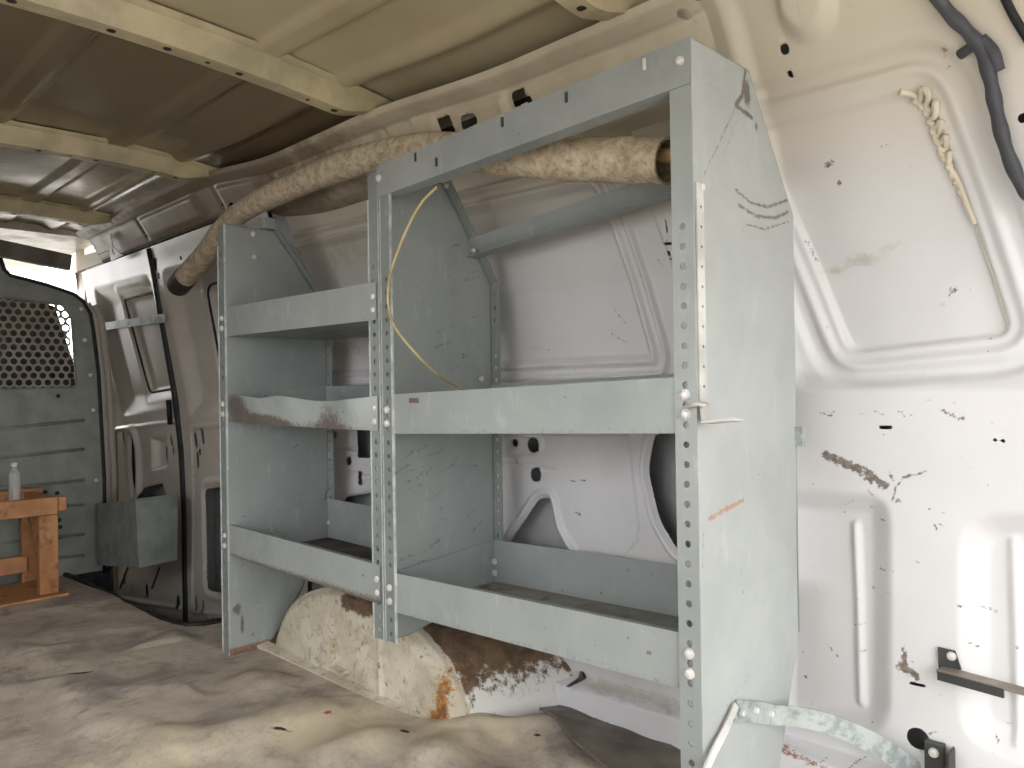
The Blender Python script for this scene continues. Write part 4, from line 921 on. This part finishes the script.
# angled bracket rail on the lower wall
AB = empty('angle_bracket', wl(952,660,.0), 'rusty angle bracket bolted to the white wall and running off the right edge', 'bracket')
wq = lambda x, y, o: Vector(wl(x, y, o))
b = MB(); A, B_, C_, D_ = wq(939,646,.002), wq(956,650,.002), wq(962,669,.002), wq(940,670,.002)
o_ = Vector((0,-.003,0)); b.hexa([A, B_, C_, D_, A+o_, B_+o_, C_+o_, D_+o_]); b.build('plate', DARKMETAL, AB)
b = MB(); y0 = float(wl(950,670,0)[1]); p, q = Vector(onY(940,669,y0-.012)), Vector(onY(1034,694,y0-.030)); b.beam(p, q, .022, .004); b.build('arm', m_plain('worn_bracket_steel', 'a3978b', .5, .1), AB)
b = MB(); b.beam(p+Vector((0,-.011,-.006)), p.lerp(q, .72)+Vector((0,-.011,-.006)), .003, .012); b.build('arm_lip', DARKMETAL, AB)
bolt(AB, wq(953,655,.005), (0,-1,0), .0055)
LB = empty('latch_bracket', wl(938,755,0), 'small dark latch bracket bolted below the round hole in the wall', 'bracket')
b = MB(); y0 = wl(938,755,0)[1]; p = Vector(onY(938,757,y0-.004)); b.box((p.x-.016, y0-.012, p.z-.035), (p.x+.010, y0-.002, p.z+.022)); b.box((p.x+.018, y0-.030, p.z-.035), (p.x+.022, y0-.001, p.z+.020)); b.build('plate', DARKMETAL, LB, False, .002)
bolt(LB, (p.x-.003, y0-.012, p.z+.008), (0,-1,0), .006)
# galvanised strap bowed out from the right panel's foot
GS = empty('steel_strap', tuple(onX(740,711,XR)), 'bowed galvanised strap screwed to the outer foot of the nearest panel', 'strap')
def ribbon(pts, w, th_, up=Vector((0,0,1))):
    b = MB(); pts = [Vector(p) for p in pts]; n = len(pts); vs_ = []
    for i in range(n):
        t = (pts[min(i+1,n-1)]-pts[max(i-1,0)]).normalized(); u_ = (up-t*up.dot(t)).normalized(); r_ = t.cross(u_)
        vs_ += [pts[i]+u_*a_*w/2+r_*c_*th_/2 for a_, c_ in ((-1,-1),(1,-1),(1,1),(-1,1))]
    b.add(vs_, [(i*4+j, i*4+(j+1) % 4, (i+1)*4+(j+1) % 4, (i+1)*4+j) for i in range(n-1) for j in range(4)]+[(3,2,1,0), tuple((n-1)*4+j for j in range(4))]); return b
sp = spline([onX(735,711,XR+.005), onX(757,712,XR+.006), onX(775,715,XR+.010), onX(806,718,XR+.045), onX(845,730,XR+.085), onX(885,750,XR+.12), onX(925,778,XR+.15)], 6)
ribbon(sp, .028, .0025).build('band', GALV, GS, 40)
sp2 = spline([onX(736,705,XR+.008), onX(726,728,XR+.010), onX(714,752,XR+.012), onX(700,785,XR+.014)], 6)
ribbon(sp2, .010, .003, Vector((0,1,.4))).build('tail', BRKT, GS, 40)
for x, y in ((741,713),(755,710),(770,714)): bolt(GS, onX(x, y, XR+.0075), (1,0,0), .0045)
# scraps on the mat
def matz(x, y): return float(mat_pt(np.array([x]), np.array([y]))[2][0])
fp_ = rounded([fpx(*q) for q in ((530,706),(572,694),(640,722),(690,742),(720,800),(640,800),(570,748))], .02)
def fl_pt(U, V): X_, Y_, Z_ = mat_pt(U, V); return U, V, Z_*.6+.012+.0025*smooth_noise(U, V, 22, 91)
FLAPM = m_plain('dark_rubber_sheet', '80756b', .6, 0, .16, 9)
fo = sheet('rubber_sheet', np.arange(min(p[0] for p in fp_)-.01, max(p[0] for p in fp_)+.01, .006), np.arange(min(p[1] for p in fp_)-.01, max(p[1] for p in fp_)+.01, .006), fl_pt, FLAPM, lambda U, V: -sdpoly(U, V, fp_))
sm = fo.modifiers.new('thickness', 'SOLIDIFY'); sm.thickness = .003
tag(fo, 'dark smooth sheet of rubber lying on the mat under the nearest shelving unit', 'sheet')
p = fpx(328,727); b = MB()
for k in range(5): a_ = k*2*PI/5+.3; r_ = Vector((math.cos(a_), math.sin(a_), 0)); c0 = Vector((p[0], p[1], matz(*p)+.004)); b.tube([c0, c0+r_*.004+Vector((0,0,.001)), c0+r_*.008], [.0018,.0018,.0006], 6)
tag(b.build('scrap', RED, None, True), 'tiny red scrap lying on the mat near the wheel arch', 'scrap')

# ---------------------------------------------------------------- light: overcast sky through the open rear doors and the cab windows, plus the added left opening
sc = bpy.context.scene
w = bpy.data.worlds.new('overcast_sky'); sc.world = w; w.use_nodes = True; nt = w.node_tree; nt.nodes.clear()
tc = nt.nodes.new('ShaderNodeTexCoord'); sep = nt.nodes.new('ShaderNodeSeparateXYZ'); rp_ = nt.nodes.new('ShaderNodeValToRGB'); bg = nt.nodes.new('ShaderNodeBackground'); out = nt.nodes.new('ShaderNodeOutputWorld')
nt.links.new(tc.outputs['Generated'], sep.inputs[0]); mr = nt.nodes.new('ShaderNodeMapRange'); mr.inputs[1].default_value = -1; mr.inputs[2].default_value = 1
nt.links.new(sep.outputs['Z'], mr.inputs[0]); nt.links.new(mr.outputs[0], rp_.inputs[0])
e = rp_.color_ramp.elements; e[0].position = .44; e[0].color = (.40,.385,.36,1); e[1].position = .54; e[1].color = (1,1,1,1)
x = rp_.color_ramp.elements.new(1.); x.color = (.92,.96,1.,1)
nt.links.new(rp_.outputs[0], bg.inputs[0]); bg.inputs[1].default_value = 3.0; nt.links.new(bg.outputs[0], out.inputs[0])

cam = bpy.data.cameras.new('camera'); co = bpy.data.objects.new('camera', cam); COL.objects.link(co)
cam.sensor_fit = 'HORIZONTAL'; cam.sensor_width = 36; cam.lens = FPX/1024*36; cam.clip_start = .02
R = Matrix((cr, cu, -cd)).transposed(); co.matrix_world = Matrix.Translation(CAMP) @ R.to_4x4(); sc.camera = co
vw = sc.view_settings; vw.view_transform = 'Standard'; vw.look = 'None'; vw.gamma = 1; vw.exposure = 1.08; vw.use_curve_mapping = False
